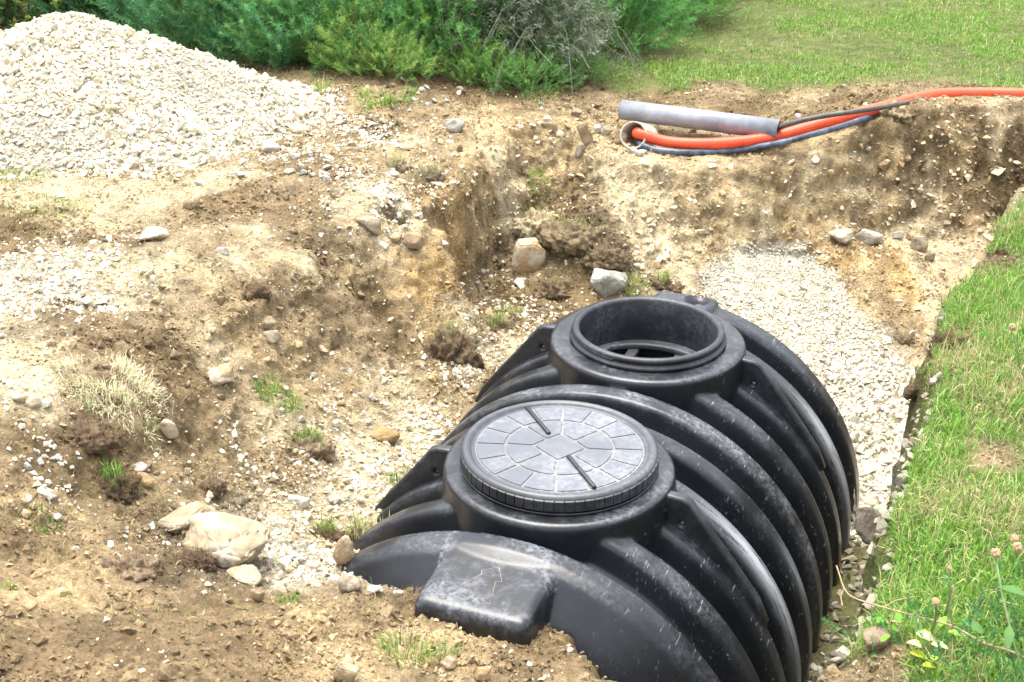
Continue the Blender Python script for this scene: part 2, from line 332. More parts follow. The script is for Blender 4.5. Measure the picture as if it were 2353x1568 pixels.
# ---- soil kinds: colours (albedo) and amount of fine grit
K = dict(F=((.25,.180,.098),.08), T=((.20,.142,.074),.08), D=((.13,.095,.056),.02), S=((.46,.345,.19),.18), C=((.59,.49,.31),.36), W=((.58,.52,.40),.85),
         O=((.42,.285,.125),.15), M=((.26,.22,.155),.35), G=((.13,.155,.05),.02), R=((.335,.25,.14),.25), B=((.62,.50,.315),.14))
ZON = [('F',50,1500),('F',300,1450),('F',550,1380),('F',600,1500),('F',900,1450),('S',1000,1500),('F',1200,1520),('F',1400,1550),('S',820,1560),('S',150,1350),('F',60,1280),('S',30,1220),
 ('R',250,1230),('R',150,1180),('T',120,1000),('T',250,1050),('D',420,1290),('S',700,1450),
 ('R',420,1100),('R',550,1050),('C',620,1000),('R',700,1100),('C',800,1100),('C',850,1000),('C',880,900),('S',700,850),('F',450,1000),('R',560,960),('F',450,900),('T',380,830),
 ('S',560,780),('B',520,850),('S',600,850),('R',620,680),('F',700,700),('R',780,640),('C',660,600),('R',600,740),('C',540,620),('R',500,560),('R',650,760),('R',800,800),('T',900,800),('R',980,900),('C',730,1230),('W',600,1270),('C',850,1150),
 ('W',100,640),('W',60,700),('W',180,660),('C',250,600),('C',300,650),('C',70,800),('C',60,880),('F',180,800),('T',320,780),('F',200,730),('C',300,480),('C',150,450),('C',450,440),
 ('T',80,500),('T',50,540),('F',150,560),('F',300,560),('F',450,590),('C',400,600),('F',600,500),('T',650,560),('C',560,540),('F',700,470),('T',720,600),('F',520,480),
 ('F',700,380),('F',780,400),('C',850,430),('W',860,450),('C',800,460),('S',870,500),('C',950,330),('T',880,300),('R',960,360),('T',1000,420),('R',840,260),('R',920,280),
 ('O',980,600),('O',1000,660),('O',950,640),('B',880,560),('B',930,570),('O',1050,500),('S',1060,440),('S',1100,380),('R',1020,310),('T',1000,190),('T',1100,220),('T',1200,250),
 ('S',1150,300),('S',1200,340),('R',1280,260),('S',1300,320),('C',1160,370),('S',1250,400),('T',1300,450),('D',1340,500),('D',1380,560),('T',1280,500),('T',1400,620),('C',1200,470),('R',1130,520),('R',1080,620),
 ('T',1150,680),('C',1080,750),('T',1250,680),('C',1150,830),('T',1050,790),('R',1200,730),('T',1310,640),
 ('S',1400,340),('B',1400,400),('B',1480,440),('S',1560,400),('B',1600,450),('B',1500,520),('B',1560,560),('C',1480,480),('O',1620,500),('C',1700,500),('S',1750,430),('R',1700,370),('T',1800,360),('S',1850,380),
 ('B',1880,440),('C',1640,560),('C',1560,600),('R',1600,640),('S',1900,330),('R',1980,290),('T',2020,360),('T',2100,350),('D',2080,400),('T',2180,330),('T',2250,380),('S',2200,270),('S',2050,270),('B',2300,290),('T',2300,440),
 ('S',1950,430),('S',2050,460),('B',2150,500),('R',2230,480),('B',2000,520),('C',2100,560),('B',2200,580),('O',1950,600),('O',2060,600),('S',2000,640),('O',2080,640),('B',2160,640),('B',2140,700),('R',2050,700),('R',2080,740),('R',2010,660),
 ('S',1700,460),('B',1780,475),('S',1850,485),('B',1750,525),('O',1850,535),('B',1680,530),('W',1780,590),('W',1760,640),('W',1850,650),('W',1900,700),('W',1850,760),('W',1950,800),('W',2000,860),('W',2050,950),('W',2000,1000),('W',2020,1100),('C',2110,850),
 ('G',2250,800),('G',2150,1000),('G',2200,1300),('G',2100,1400),('R',2170,1005),('R',2265,1065),('G',2347,540),('G',2300,700),('G',2340,750),('G',2200,950),('G',2300,900),('G',2330,1120),('G',2100,1150),('G',2080,1250),('G',2150,1200),('G',2250,1350),('G',2340,1300),('G',2020,1400),('G',2200,1450),('G',2150,1560),('G',2030,1460),('G',2250,880),('G',2190,870),('G',2120,1060),('G',2330,980),('G',2353,1250),('G',2180,1110),('G',2320,640),('G',2230,720),('G',2353,560),('G',2200,1530),('G',2060,1330),('T',2345,400),('R',1950,1530),('R',2020,1530),('G',2300,1500),('T',2240,780),('T',2280,610),('G',2300,560),('G',2260,650),
 ('R',1400,225),('T',1500,235),('R',1650,220),('T',1700,250),('R',1850,230),('T',1950,225),('R',2050,200),('T',2200,205),('T',1850,260),('G',1450,150),('G',1700,150),('G',1950,130),('G',2200,120),('G',2353,150),('G',1800,60),('G',2100,40),('G',2300,20),('G',1600,100),('G',1550,180),('G',1750,195),('G',1850,185),('G',2000,170),('G',2100,170),('G',2300,185),('G',2250,60),('G',1900,30),('G',2000,90),('G',2150,110),('G',1450,195),
 ('G',1200,150),('G',900,100),('G',600,60),('T',1330,205)]
zp = hit([a[1] for a in ZON], [a[2] for a in ZON])
KI = list(K); zk = np.array([KI.index(a[0]) for a in ZON])
extra = [('G',0,14),('G',-4,14),('G',4,14),('G',6,5),('G',-6,11),('F',-1,1),('F',-4,3),('G',3,2),('G',3,3.5),('F',-6,6),('G',30,30),('G',-30,30),('M',*SL(-.5,.92)),('M',*SL(0,.92)),('M',*SL(-.8,.85)),('M',*SL(.3,.95))]
zp = np.concatenate([zp[:, :2], np.array([[a[1], a[2]] for a in extra])]); zk = np.concatenate([zk, [KI.index(a[0]) for a in extra]])
# steep faces: measure mostly along the ground but a little along height too
wx = XX+.12*fbm(XX, YY, f=3, o=4, seed=31)+.10*fbm(XX, YY, f=16, o=4, gain=.65, seed=33); wy = YY+.18*fbm(XX, YY, f=3, o=4, seed=41)+.13*fbm(XX, YY, f=16, o=4, gain=.65, seed=43)
acc = np.zeros(XX.shape+(4,)); den = np.zeros(XX.shape); gacc = np.zeros(XX.shape)
for i in range(len(zp)):
    d2 = (wx-zp[i, 0])**2+((wy-zp[i, 1])*.8)**2
    wgt = 1/(d2*(1+.25*d2)+.0012)**1.7
    c, g = K[KI[zk[i]]]
    acc += wgt[..., None]*np.array([*c, g]); den += wgt
    if KI[zk[i]] == 'G': gacc += wgt
CC = acc/den[..., None]
sd, wd_ = poly_sd(XX, YY); lawnR = (sd < 0)
# pile: pale under the stones
ph, pr = pile_h(XX, YY); pm = sst((1.02-pr)/.1)[..., None]
CC = CC*(1-pm)+np.array([.56,.53,.43,.9])*pm
FANP = hit([1780,1750,1720,1820,1870,1760,1820,1900,1800,1880,1950,1850,1930,2000,1950,2030,2000,2060,2020,2060,2030,2020,1960,1690,1720], [585,620,650,625,665,690,710,720,750,780,790,840,860,870,930,940,1000,1010,1080,900,1150,1200,1020,660,720])
FD = np.full(XX.shape, 1e9)
for q in FANP: FD = np.minimum(FD, (XX-q[0])**2+((YY-q[1])*.85)**2)
FD = np.sqrt(FD)+.035*fbm(XX, YY, f=6, o=4, gain=.6, seed=131)
FLIM = sst((-.44+.03*fbm(XX, YY, f=5, o=3, seed=139)-ZZ)/.035)
FANM = sst((.17-FD)/.035)*(sd > -.02)*FLIM
fc = np.array([.56,.52,.41,.7])*(1+.08*fbm(XX, YY, f=5, o=4, seed=133))[..., None]
CC = CC*(1-FANM[..., None])+fc*FANM[..., None]
# ---- micro relief along the normal
gy = np.gradient(ZZ, GY, axis=0); gx = np.gradient(ZZ, GX, axis=1)
Nn = np.stack([-gx, -gy, np.ones_like(ZZ)], -1); Nn /= np.linalg.norm(Nn, axis=-1, keepdims=True)
lum = CC[..., 0]; grassy = sst((gacc/den-.30)/.35)*(pr > 1.03)
near = sst((6-np.abs(XX))/2)*sst((13-YY)/2)
amp = (.040*(1-grassy)+.014*grassy)*near
rough_ = fbm(XX, YY, ZZ, f=4.2, o=3, seed=51)*.9
cl = 1-np.abs(fbm(XX, YY, ZZ, f=11, o=4, gain=.55, seed=61))*2.0
lumps = np.clip(fbm(XX, YY, ZZ, f=26, o=3, gain=.6, seed=71), -.1, 1)
patch = sst((fbm(XX, YY, f=2.1, o=2, seed=81)+.1)/.3)
pit_m = sst(sd/.12)
disp = amp*(rough_+.36*(cl-.4)*(.4+.6*patch)+.55*lumps*(.3+.9*patch)+.22*fbm(XX, YY, ZZ, f=60, o=2, seed=91))
disp *= np.where(pr < 1.02, .5, 1)*(1-.6*FANM)
# wall ledges: harder strata
steep = sst((1-Nn[..., 2])/.35)
disp += steep*near*(.013*np.sin(ZZ*38+3*fbm(XX, YY, f=2, o=2, seed=95))*.5+.050*np.clip(fbm(XX*1.0, YY, ZZ*1.6, f=9, o=5, gain=.62, seed=97), -.25, .6))
PX = XX+Nn[..., 0]*disp; PY = YY+Nn[..., 1]*disp; PZ = ZZ+Nn[..., 2]*disp
mot = fbm(XX, YY, ZZ, f=8, o=6, gain=.68, seed=111); CC[..., :3] *= (1+.58*mot*(1-.5*grassy))[..., None]
vs = fbm(XX*9, YY*3, ZZ*1.2, f=1.6, o=4, gain=.6, seed=117)*sst(sd/.1)*sst((.9-sd)/.3)*(YY > 5.5); CC[..., :3] *= (1+.65*np.clip(vs, -.4, .6))[..., None]
CC = np.clip(CC, .02, .72)
CC[..., :3] *= (1-.35*np.clip(-disp/.02, 0, 1)*(1-grassy)*.5)[..., None]**0
SURF = ZZ+disp*np.clip(Nn[..., 2], 0, 1)
nr, nc = XX.shape; idx = np.arange(nr*nc).reshape(nr, nc)
F = np.stack([idx[:-1, :-1], idx[:-1, 1:], idx[1:, 1:], idx[1:, :-1]], -1).reshape(-1, 4)
g = link('ground', np_mesh('ground', np.stack([PX, PY, PZ], -1).reshape(-1, 3), F, CC.reshape(-1, 4), True, M_TERR)); tag(g, kind='structure')
P3 = np.stack([PX, PY, PZ], -1)

# ------------------------------------------------------------------ stones
def hull(pts):
    bm = bmesh.new()
    for p in pts: bm.verts.new(p)
    r = bmesh.ops.convex_hull(bm, input=bm.verts[:])
    bmesh.ops.delete(bm, geom=[e for e in r['geom_interior'] if isinstance(e, bmesh.types.BMVert)], context='VERTS')
    bmesh.ops.triangulate(bm, faces=bm.faces[:]); bm.normal_update()
    return bm
def bm_np(bm):
    bm.verts.index_update()
    return np.array([v.co[:] for v in bm.verts]), np.array([[v.index for v in f.verts] for f in bm.faces])
STONES = []
for k in range(16):
    n = 11+k % 5; pts = []
    for i in range(n):
        v = Vector((rnd.gauss(0, 1), rnd.gauss(0, 1), rnd.gauss(0, 1))).normalized()
        pts.append(v*rnd.uniform(.8, 1.05))
    bm = hull(pts); STONES.append(bm_np(bm)); bm.free()
CRUMB = []
for k in range(8):
    bm = hull([Vector((rnd.gauss(0, 1), rnd.gauss(0, 1), rnd.gauss(0, 1))).normalized() for i in range(7)]); CRUMB.append(bm_np(bm)); bm.free()
def rotmats(n, tilt=.5):
    a = rng.uniform(0, 2*np.pi, n); b = rng.normal(0, tilt, n); c = rng.normal(0, tilt, n)
    ca, sa, cb, sb, cc, sc_ = np.cos(a), np.sin(a), np.cos(b), np.sin(b), np.cos(c), np.sin(c); o = np.ones(n); z = np.zeros(n)
    Rz = np.stack([ca, -sa, z, sa, ca, z, z, z, o], -1).reshape(-1, 3, 3)
    Rx = np.stack([o, z, z, z, cb, -sb, z, sb, cb], -1).reshape(-1, 3, 3)
    Ry = np.stack([cc, z, sc_, z, o, z, -sc_, z, cc], -1).reshape(-1, 3, 3)
    return Rx@Ry@Rz
def scatter(name, P, size, cols, tmpl=STONES, flat=(.45, .8), tilt=.5, mat=M_STONE, sink=.15, smooth=False):
    n = len(P); R = rotmats(n, tilt); S = np.stack([rng.uniform(.8, 1.25, n), rng.uniform(.6, 1., n), rng.uniform(*flat, n)], -1)*size[:, None]*.5
    k = rng.integers(0, len(tmpl), n); Vs, Fs, Cs, off = [], [], [], 0
    P = P.copy(); P[:, 2] += size*(.25-sink)
    for t, (tv, tf) in enumerate(tmpl):
        ii = np.nonzero(k == t)[0]
        if not len(ii): continue
        v = np.einsum('nij,nvj->nvi', R[ii], tv[None]*S[ii][:, None])+P[ii][:, None]
        Vs.append(v.reshape(-1, 3)); Fs.append((tf[None]+(np.arange(len(ii))*len(tv))[:, None, None]+off).reshape(-1, 3)); off += len(ii)*len(tv)
        Cs.append(np.repeat(cols[ii], len(tv), 0))
    return link(name, np_mesh(name, np.concatenate(Vs), np.concatenate(Fs), np.concatenate(Cs), smooth, mat))
def pick(wmap, n):
    """random surface points, density ~ weight map x area"""
    ar = np.gradient(GY)[:, None]*np.gradient(GX)[None]/np.maximum(Nn[..., 2], .3)
    p = (wmap*ar).ravel(); cs = np.cumsum(p); i = np.searchsorted(cs, rng.uniform(0, cs[-1], n)); i = np.clip(i, 0, len(p)-1)
    q = P3.reshape(-1, 3)[i].copy(); q[:, 0] += rng.uniform(-.005, .005, n); q[:, 1] += rng.uniform(-.006, .006, n)
    return q, i
def palette(n, cols, wts, var=.12):
    k = rng.choice(len(cols), n, p=np.array(wts)/sum(wts)); c = np.array(cols)[k]
    return np.clip(c*rng.normal(1, var, (n, 1)), .01, .85)
PALE = [(.61,.57,.445),(.54,.48,.35),(.68,.65,.55),(.44,.35,.215),(.41,.385,.315)]
inview = (YY > 2.0) & (YY < 11) & (np.abs(XX) < .42*YY+.5)
front_tank = np.zeros_like(XX)
# distance to the kinds
def near_px(L):
    """weight map from (px,py,rx,ry,w) ellipses given in photo pixels, laid on the ground in metres"""
    W = np.zeros_like(XX)
    for (px, py, r, w_) in L:
        c = hit(px, py)[0]; W += w_*np.exp(-(((XX-c[0])**2+((YY-c[1])*.75)**2+(ZZ-c[2])**2)/(r*r)))
    return W
SURF_ = SURF
# --- the limestone heap
m = inview & (pr < 1.10); Wp = np.where(m, np.where(pr < .97, 1., .45), 0.)
dusty = sst((fbm(XX, YY, f=1.3, o=2, seed=201)-.05)/.25)*np.exp(-((XX+2.1)**2+(YY-7.0)**2)/.9)
P_, i_ = pick(Wp*(1-.55*dusty), 30000); sz = np.clip(rng.lognormal(-3.82, .45, 30000), .009, .09)
sz *= 1-.35*dusty.ravel()[i_]
o = scatter('gravel_heap', P_, sz, palette(30000, PALE, (5, 3.4, 1.6, .6, 1.2), .08), tilt=.7, sink=.1)
tag(o, 'heap of crushed white limestone in front of the green shrubs', 'gravel heap', kind='stuff')
# --- gravel fan running down beside the tank
FAN = near_px([(1780,590,.28,1),(1850,680,.3,1),(1920,760,.3,1),(2000,860,.28,1),(2040,960,.26,1),(2020,1080,.26,1),(2000,1180,.2,.8),(1720,650,.2,.6)])
FAN = FANM; Wf = np.where((sd > .02) & inview, sst((.21-FD)/.07)*FLIM, 0)
P_, i_ = pick(Wf, 9500); yy_ = P_[:, 1]
sz = np.clip(rng.lognormal(-3.85, .4, 9500), .007, .07)*np.clip(.60+(-.62-P_[:, 2])*2.2, .5, 1.3)
o = scatter('gravel_fan', P_, sz, palette(9500, PALE, (4, 2.5, 3, .4, 1), .08), tilt=.7); tag(o, 'pale gravel poured down between the tank and the right bank', 'gravel', kind='stuff')
Wg = np.where((sd > .0) & (YY < 4.9) & (XX > .7), 1., 0)
P_, i_ = pick(Wg, 1500); o = scatter('trench_rubble', P_, np.clip(rng.lognormal(-3.3, .3, 1500), .01, .07), palette(1500, [(.27,.24,.18),(.36,.33,.27),(.22,.18,.12)], (2, 1, 1)), tilt=.6)
tag(o, 'grey muddy rubble in the narrow gap beside the tank', 'rubble', kind='stuff')
# --- white pebbles strewn over the left slope
SLOPE = near_px([(880,1060,.18,1.3),(950,1000,.14,1.5),(830,1130,.16,1),(1000,930,.14,1.3),(750,880,.12,.9),(780,960,.12,.6),(1060,830,.16,1.3),(1150,800,.18,1.3),(1200,700,.16,.6),(850,1180,.12,1.3),(1000,1000,.1,.8),
   (700,1250,.10,2.2),(640,1260,.1,2.4),(760,1300,.07,2.6),(740,1335,.05,2),(690,1310,.06,2),(340,1260,.06,1.8),(450,1190,.09,.9),(600,1110,.2,.5),(60,1110,.10,1.2),(40,1060,.12,.6),(560,1060,.12,.7),(410,1040,.1,.6),
   (100,640,.25,2.2),(60,700,.22,2.2),(180,700,.15,1.2),(250,610,.2,.5),(60,880,.12,1),(850,440,.2,1.6),(880,480,.14,1.3),(800,470,.12,.8),(960,320,.22,1.2),(830,320,.18,1.3),(760,300,.2,1.4),(700,350,.2,.9),(620,370,.2,.7),
   (900,400,.25,.5),(1050,860,.1,1),(1210,560,.18,.6),(1130,620,.14,.6),(1100,700,.14,.5),(1250,770,.12,.8),(1180,850,.1,1)])
Ws = np.where(inview & (pr > 1.0), np.clip(SLOPE, 0, 3)**1.15, 0)*(.25+sst((fbm(XX, YY, f=6, o=3, seed=211)+.15)/.4))
P_, i_ = pick(Ws, 6200); sz = np.clip(rng.lognormal(-4.12, .42, 6200), .006, .05)
o = scatter('pebbles', P_, sz, palette(6200, PALE, (5, 3, 3, 1.6, .6), .1), flat=(.5, .9), tilt=.6); tag(o, 'white pebbles strewn down the soil slope left of the tank', 'pebbles', kind='stuff')
# --- sparse stones everywhere on the bare soil, tan crumbs of earth
bare = np.where(inview, (1-grassy)*(pr > 1.02), 0)
Wb = bare*(.2+sst((fbm(XX, YY, f=3, o=3, seed=221)+.1)/.4))*(.35+CC[..., 3])
P_, i_ = pick(Wb, 7000); sz = np.clip(rng.lognormal(-4.55, .5, 7000), .005, .05); c_ = palette(7000, PALE, (2, 3, 1, 5, 2), .14)
o = scatter('loose_chippings', P_, sz, c_, flat=(.4, .8)); tag(o, 'small limestone chippings scattered over the bare soil', 'chippings', kind='stuff')
P_, i_ = pick(bare*(.15+sst((fbm(XX, YY, f=4, o=3, seed=231)+.05)/.35))*np.where(YY < 4.5, 1.6, 1), 76000); sz = np.clip(rng.lognormal(-4.65, .5, 76000), .004, .05)
cb = CC.reshape(-1, 4)[i_][:, :3]*rng.uniform(.6, 1.25, (76000, 1)); o = scatter('soil_crumbs', P_, sz, cb, tmpl=CRUMB, flat=(.6, 1), mat=M_CLOD); tag(o, 'crumbs of broken brown earth over the excavated ground', 'soil crumbs', kind='stuff')
# --- broken lumps of soil, flat faced, half buried
lw_ = bare*(.08+sst((fbm(XX, YY, f=2.6, o=4, gain=.6, seed=251)+.02)/.28))*(pr > 1.15)*(1-FANM)*np.where(CC[..., 0] < .36, 1., .35)*np.where(YY < 3.4, .7, 1.)
P_, i_ = pick(lw_, 7500); sz = np.clip(rng.lognormal(-3.75, .45, 7500), .012, .085); cb = CC.reshape(-1, 4)[i_][:, :3]*rng.uniform(.55, 1.08, (7500, 1))
o = scatter('soil_lumps', P_, sz, cb, tmpl=STONES, flat=(.6, .95), tilt=.8, mat=M_CLOD, sink=.28); tag(o, 'broken lumps of earth half buried over slopes and banks', 'soil lumps', kind='stuff')
# --- stones bedded in the back wall
Wl = np.where((sd > -.05) & (sd < .75) & (YY > 5.7) & inview, 1., 0)*(.3+sst(fbm(XX, YY, f=3, o=2, seed=241)/.3))*(1-np.clip(FAN, 0, 1)*.8)
P_, i_ = pick(Wl, 1700); sz = np.clip(rng.lognormal(-3.72, .5, 1700), .012, .13); P_[:, 2] -= sz*.1
o = scatter('bedded_stones', P_, sz, palette(1700, [(.56,.47,.32),(.62,.55,.41),(.42,.32,.18),(.34,.25,.14)], (2, 2, 1.5, 1)), flat=(.3, .7), tilt=.5); tag(o, 'angular stones bedded in the back wall of the pit', 'stones', kind='stuff')

# ------------------------------------------------------------------ the tank
AX = -.81; RR = .794
def revolve(prof, seg=96, axis='Z', close=True, mat=None):
    """prof: (r, h) list -> bmesh round the given axis"""
    bm = bmesh.new(); rings = []
    for r, h in prof:
        ring = []
        for i in range(seg):
            a = 2*math.pi*i/seg
            if axis == 'Z': co = (r*math.cos(a), r*math.sin(a), h)
            else: co = (r*math.cos(a), h, AX+r*math.sin(a))
            ring.append(bm.verts.new(co))
        rings.append(ring)
    for a, b in zip(rings, rings[1:]):
        for i in range(seg):
            j = (i+1) % seg; bm.faces.new((a[i], a[j], b[j], b[i]))
    if close:
        bm.faces.new(rings[0][::-1]); bm.faces.new(rings[-1])
    bmesh.ops.recalc_face_normals(bm, faces=bm.faces[:])
    return bm
def bm_mesh(name, bm, mat=None, smooth=True):
    me = bpy.data.meshes.new(name); bm.to_mesh(me); bm.free()
    if mat: me.materials.append(mat)
    me.polygons.foreach_set('use_smooth', np.full(len(me.polygons), smooth)); return me
def evaluated(o):
    dg = bpy.context.evaluated_depsgraph_get(); me = bpy.data.meshes.new_from_object(o.evaluated_get(dg)); return me
def box_bm(x0, x1, y0, y1, z0, z1, bev=0, segs=3):
    bm = bmesh.new(); bmesh.ops.create_cube(bm, size=1)
    for v in bm.verts: v.co = ((x0+x1)/2+v.co.x*(x1-x0), (y0+y1)/2+v.co.y*(y1-y0), (z0+z1)/2+v.co.z*(z1-z0))
    if bev: bmesh.ops.bevel(bm, geom=bm.edges[:], offset=bev, segments=segs, affect='EDGES', profile=.5)
    return bm
FAR = [-.409, -.2, -.005, .195, .392, .590, .79, .985, 1.20, 1.417]   # far edge of every rib along the tank
def shell_mesh():
    VD = .088
    pr = [(.01, -.80), (.20, -.79), (.40, -.745), (.54, -.675), (.65, -.60), (.73, -.54), (.775, -.505), (.792, -.475), (RR, -.45), (RR, FAR[0]-.008)]
    for i in range(1, 10):
        a = FAR[i-1]; b = FAR[i]; w_ = .088 if i < 9 else .10
        pr += [(RR-.010, a), (RR-VD+.012, a+.016), (RR-VD, a+.026), (RR-VD, b-w_-.024), (RR-VD+.012, b-w_-.014), (RR-.010, b-w_+.002), (RR, b-w_+.012), (RR, b-.010)]
    pr += [(RR-.012, FAR[9]+.004), (.77, 1.46), (.72, 1.52), (.6, 1.62), (.4, 1.70), (.2, 1.74), (.01, 1.75)]
    bm = revolve(pr, 180, 'Y')
    def join(b2):
        me = bpy.data.meshes.new('t'); b2.to_mesh(me); b2.free(); bm.from_mesh(me); bpy.data.meshes.remove(me)
    for s in (0, FAR[7]-.014):
        b2 = revolve([(.368, -.42), (.368, -.25), (.364, -.06), (.361, -.012), (.354, -.002), (.346, 0)], 128)
        for v in b2.verts: v.co.y += s
        join(b2)
    # end boxes: an inspection boss at the near end (arrow on top) and one at the far end
    b2 = box_bm(-.165, .172, -.735, -.43, -.62, -.034, .03, 4)
    for v in b2.verts:
        if v.co.z < -.3: v.co.y = v.co.y if v.co.y > -.5 else v.co.y-.03
        v.co.z -= max(0, -.45-v.co.y)*.10 if v.co.z > -.3 else 0
        v.co.x *= 1+.12*max(0, -v.co.z)
    join(b2)
    join(box_bm(-.10, .16, 1.30, 1.452, -.5, -.006, .03, 4))
    me = bpy.data.meshes.new('t'); bm.to_mesh(me); bm.free(); o = link('t', me)
    rm = o.modifiers.new('r', 'REMESH'); rm.mode = 'VOXEL'; rm.voxel_size = .0072
    sm = o.modifiers.new('s', 'SMOOTH'); sm.factor = .5; sm.iterations = 5
    cut = link('c', bm_mesh('c', revolve([(.268, -.62), (.268, .1)], 128)))
    for v in cut.data.vertices: v.co.y += FAR[7]-.014
    c2 = link('c2', bm_mesh('c2', revolve([(.03, -.05), (.045, -.04), (.056, .0), (.06, .05)], 48)))
    for v in c2.data.vertices: v.co.x = v.co.x*.95+.08; v.co.y += 1.39
    for q in (cut, c2):
        b_ = o.modifiers.new('b', 'BOOLEAN'); b_.operation = 'DIFFERENCE'; b_.object = q; b_.solver = 'EXACT' if q is cut else 'EXACT'
    res = evaluated(o)
    for q in (o, cut, c2): bpy.data.objects.remove(q)
    res.name = 'shell'; res.materials.clear(); res.materials.append(M_SHELL)
    n = len(res.vertices); co = np.empty(n*3, np.float32); res.vertices.foreach_get('co', co); co = co.reshape(-1, 3)
    res.polygons.foreach_set('use_smooth', np.ones(len(res.polygons), bool))
    x, y, z = co.T.astype(float); rr = np.hypot(x, z-AX)
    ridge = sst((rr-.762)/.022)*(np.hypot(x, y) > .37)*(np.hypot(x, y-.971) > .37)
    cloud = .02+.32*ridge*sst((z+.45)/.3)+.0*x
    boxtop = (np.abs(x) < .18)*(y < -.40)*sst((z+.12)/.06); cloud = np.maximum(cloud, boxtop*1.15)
    cloud = np.maximum(cloud, .9*ridge*np.exp(-((y-.55)/.05)**2))
    ledge = sst((z+.01)/.006)*((np.hypot(x, y) < .37)|(np.hypot(x, y-.971) < .37)); cloud = np.maximum(cloud, .55*ledge)
    scr = .10+.9*ridge*sst((x-.08)/.25)+.35*sst((x-.1)/.3); scr = np.where(y < -.42, scr*.45, scr)
    chalk = ridge*(np.exp(-((y-.150)/.036)**2)*np.exp(-((x-.63)/.17)**2)+np.exp(-((y-1.150)/.038)**2)*np.exp(-((x-.68)/.13)**2)+.5*np.exp(-((y-.36)/.03)**2)*np.exp(-((x-.72)/.06)**2))
    c = np.ones((n, 4), np.float32); c[:, 0] = np.clip(cloud, 0, 1); c[:, 1] = np.clip(scr, 0, 1); c[:, 2] = np.clip(chalk, 0, 1)
    for a_ in list(res.color_attributes): res.color_attributes.remove(a_)
    a_ = res.color_attributes.new('Col', 'FLOAT_COLOR', 'POINT'); a_.data.foreach_set('color', c.ravel())
    return res
tank = thing('septic_tank', 'large black ribbed plastic tank lying in the pit with its rear round opening uncovered', 'septic tank')
tank.matrix_world = TM
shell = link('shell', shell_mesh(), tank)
def neck_part(s, open_):
    prof = [(.262, -.30), (.252, -.13), (.252, .036), (.256, .044), (.262, .047), (.272, .047), (.279, .043), (.281, .036), (.279, .028), (.275, .026), (.275, .019), (.287, .016), (.289, .009), (.286, .003), (.279, .001), (.279, -.006), (.290, -.02)]
    bm = revolve(prof, 128, 'Z', False)
    for v in bm.verts: v.co.y += s
    return link('threaded_neck', bm_mesh('threaded_neck', bm, M_BLACK), tank)
def curve_tube(name, pts, r, mat, parent=None, res=4, closed=False, radii=None, cyc=8):
    cu = bpy.data.curves.new(name, 'CURVE'); cu.dimensions = '3D'; cu.bevel_depth = r; cu.bevel_resolution = res; cu.use_fill_caps = True
    sp = cu.splines.new('POLY'); sp.points.add(len(pts)-1); sp.use_cyclic_u = closed
    for i, p in enumerate(pts):
        sp.points[i].co = (*p, 1); sp.points[i].radius = radii[i] if radii is not None else 1
    o = bpy.data.objects.new(name, cu); COL.objects.link(o); me = evaluated(o); bpy.data.objects.remove(o)
    me.name = name; me.materials.clear(); me.materials.append(mat); me.polygons.foreach_set('use_smooth', np.ones(len(me.polygons), bool))
    return link(name, me, parent)
S2 = FAR[7]-.014
n2 = neck_part(S2, True); neck_part(0, False)
hel = [(.277*math.cos(a), S2+.277*math.sin(a), .036-.0085*(i/60)) for i, a in enumerate(np.linspace(-2.9, -1.75, 61))]
curve_tube('thread', hel, .005, M_BLACK, n2)
# grid piece inside the open neck: a ledge with an oval opening and two cross bars
def plate_curve(name, outline, holes, depth, bev, mat, parent, xf):
    cu = bpy.data.curves.new(name, 'CURVE'); cu.dimensions = '2D'; cu.fill_mode = 'BOTH'; cu.extrude = depth/2; cu.bevel_depth = bev; cu.bevel_resolution = 2
    for L in [outline]+holes:
        sp = cu.splines.new('POLY'); sp.points.add(len(L)-1); sp.use_cyclic_u = True
        for i, p in enumerate(L): sp.points[i].co = (p[0], p[1], 0, 1)
    o = bpy.data.objects.new(name, cu); COL.objects.link(o); me = evaluated(o); bpy.data.objects.remove(o)
    me.name = name; me.transform(xf); me.materials.clear(); me.materials.append(mat)
    o = link(name, me, parent); return o
circ_ = lambda r, n=64, cx=0, cy=0, sx=1: [(cx+r*sx*math.cos(2*math.pi*i/n), cy+r*math.sin(2*math.pi*i/n)) for i in range(n)]
oval = [(max(-.195, min(.195, .235*math.cos(2*math.pi*i/96))), .02+.195*math.sin(2*math.pi*i/96)) for i in range(96)]
M_INNER = plastic('dusty_inner_plastic', (.05, .054, .06), .5, attr=False, amount=.9)
ledge = plate_curve('inner_ledge', circ_(.252, 96), [oval], .010, .007, M_INNER, tank, Matrix.Translation((0, S2, -.140)))
for x in (-.105, .075):
    link('cross_bar', bm_mesh('cross_bar', box_bm(x-.02, x+.02, S2-.19, S2+.205, -.175, -.150, .005, 2), M_INNER), tank)
b3 = revolve([(.20, -.22), (.19, -.30), (.17, -.31), (.165, -.22), (.20, -.22)], 64, 'Z', False)
for v in b3.verts: v.co.y += S2
link('inner_collar', bm_mesh('inner_collar', b3, M_BLACK), tank)
# lifting lugs
def lug(s, side):
    out = [(.33, -.45), (.33, -.030), (.345, -.022), (.405, -.026), (.425, -.036), (.50, -.135), (.58, -.235), (.655, -.335), (.685, -.40), (.62, -.50), (.45, -.50)]
    me_xf = Matrix.Translation((0, s, 0)) @ Matrix.Scale(side, 4, (1, 0, 0)) @ Matrix.Rotation(math.pi/2, 4, 'X')
    o = plate_curve('lifting_lug', out, [circ_(.0165, 24, .408, -.105)], .020, .009, M_BLACK, tank, me_xf)
    if side < 0: o.data.flip_normals()
for s in (FAR[2]-.012, FAR[7]-.012):
    for sd_ in (1, -1): lug(s, sd_)
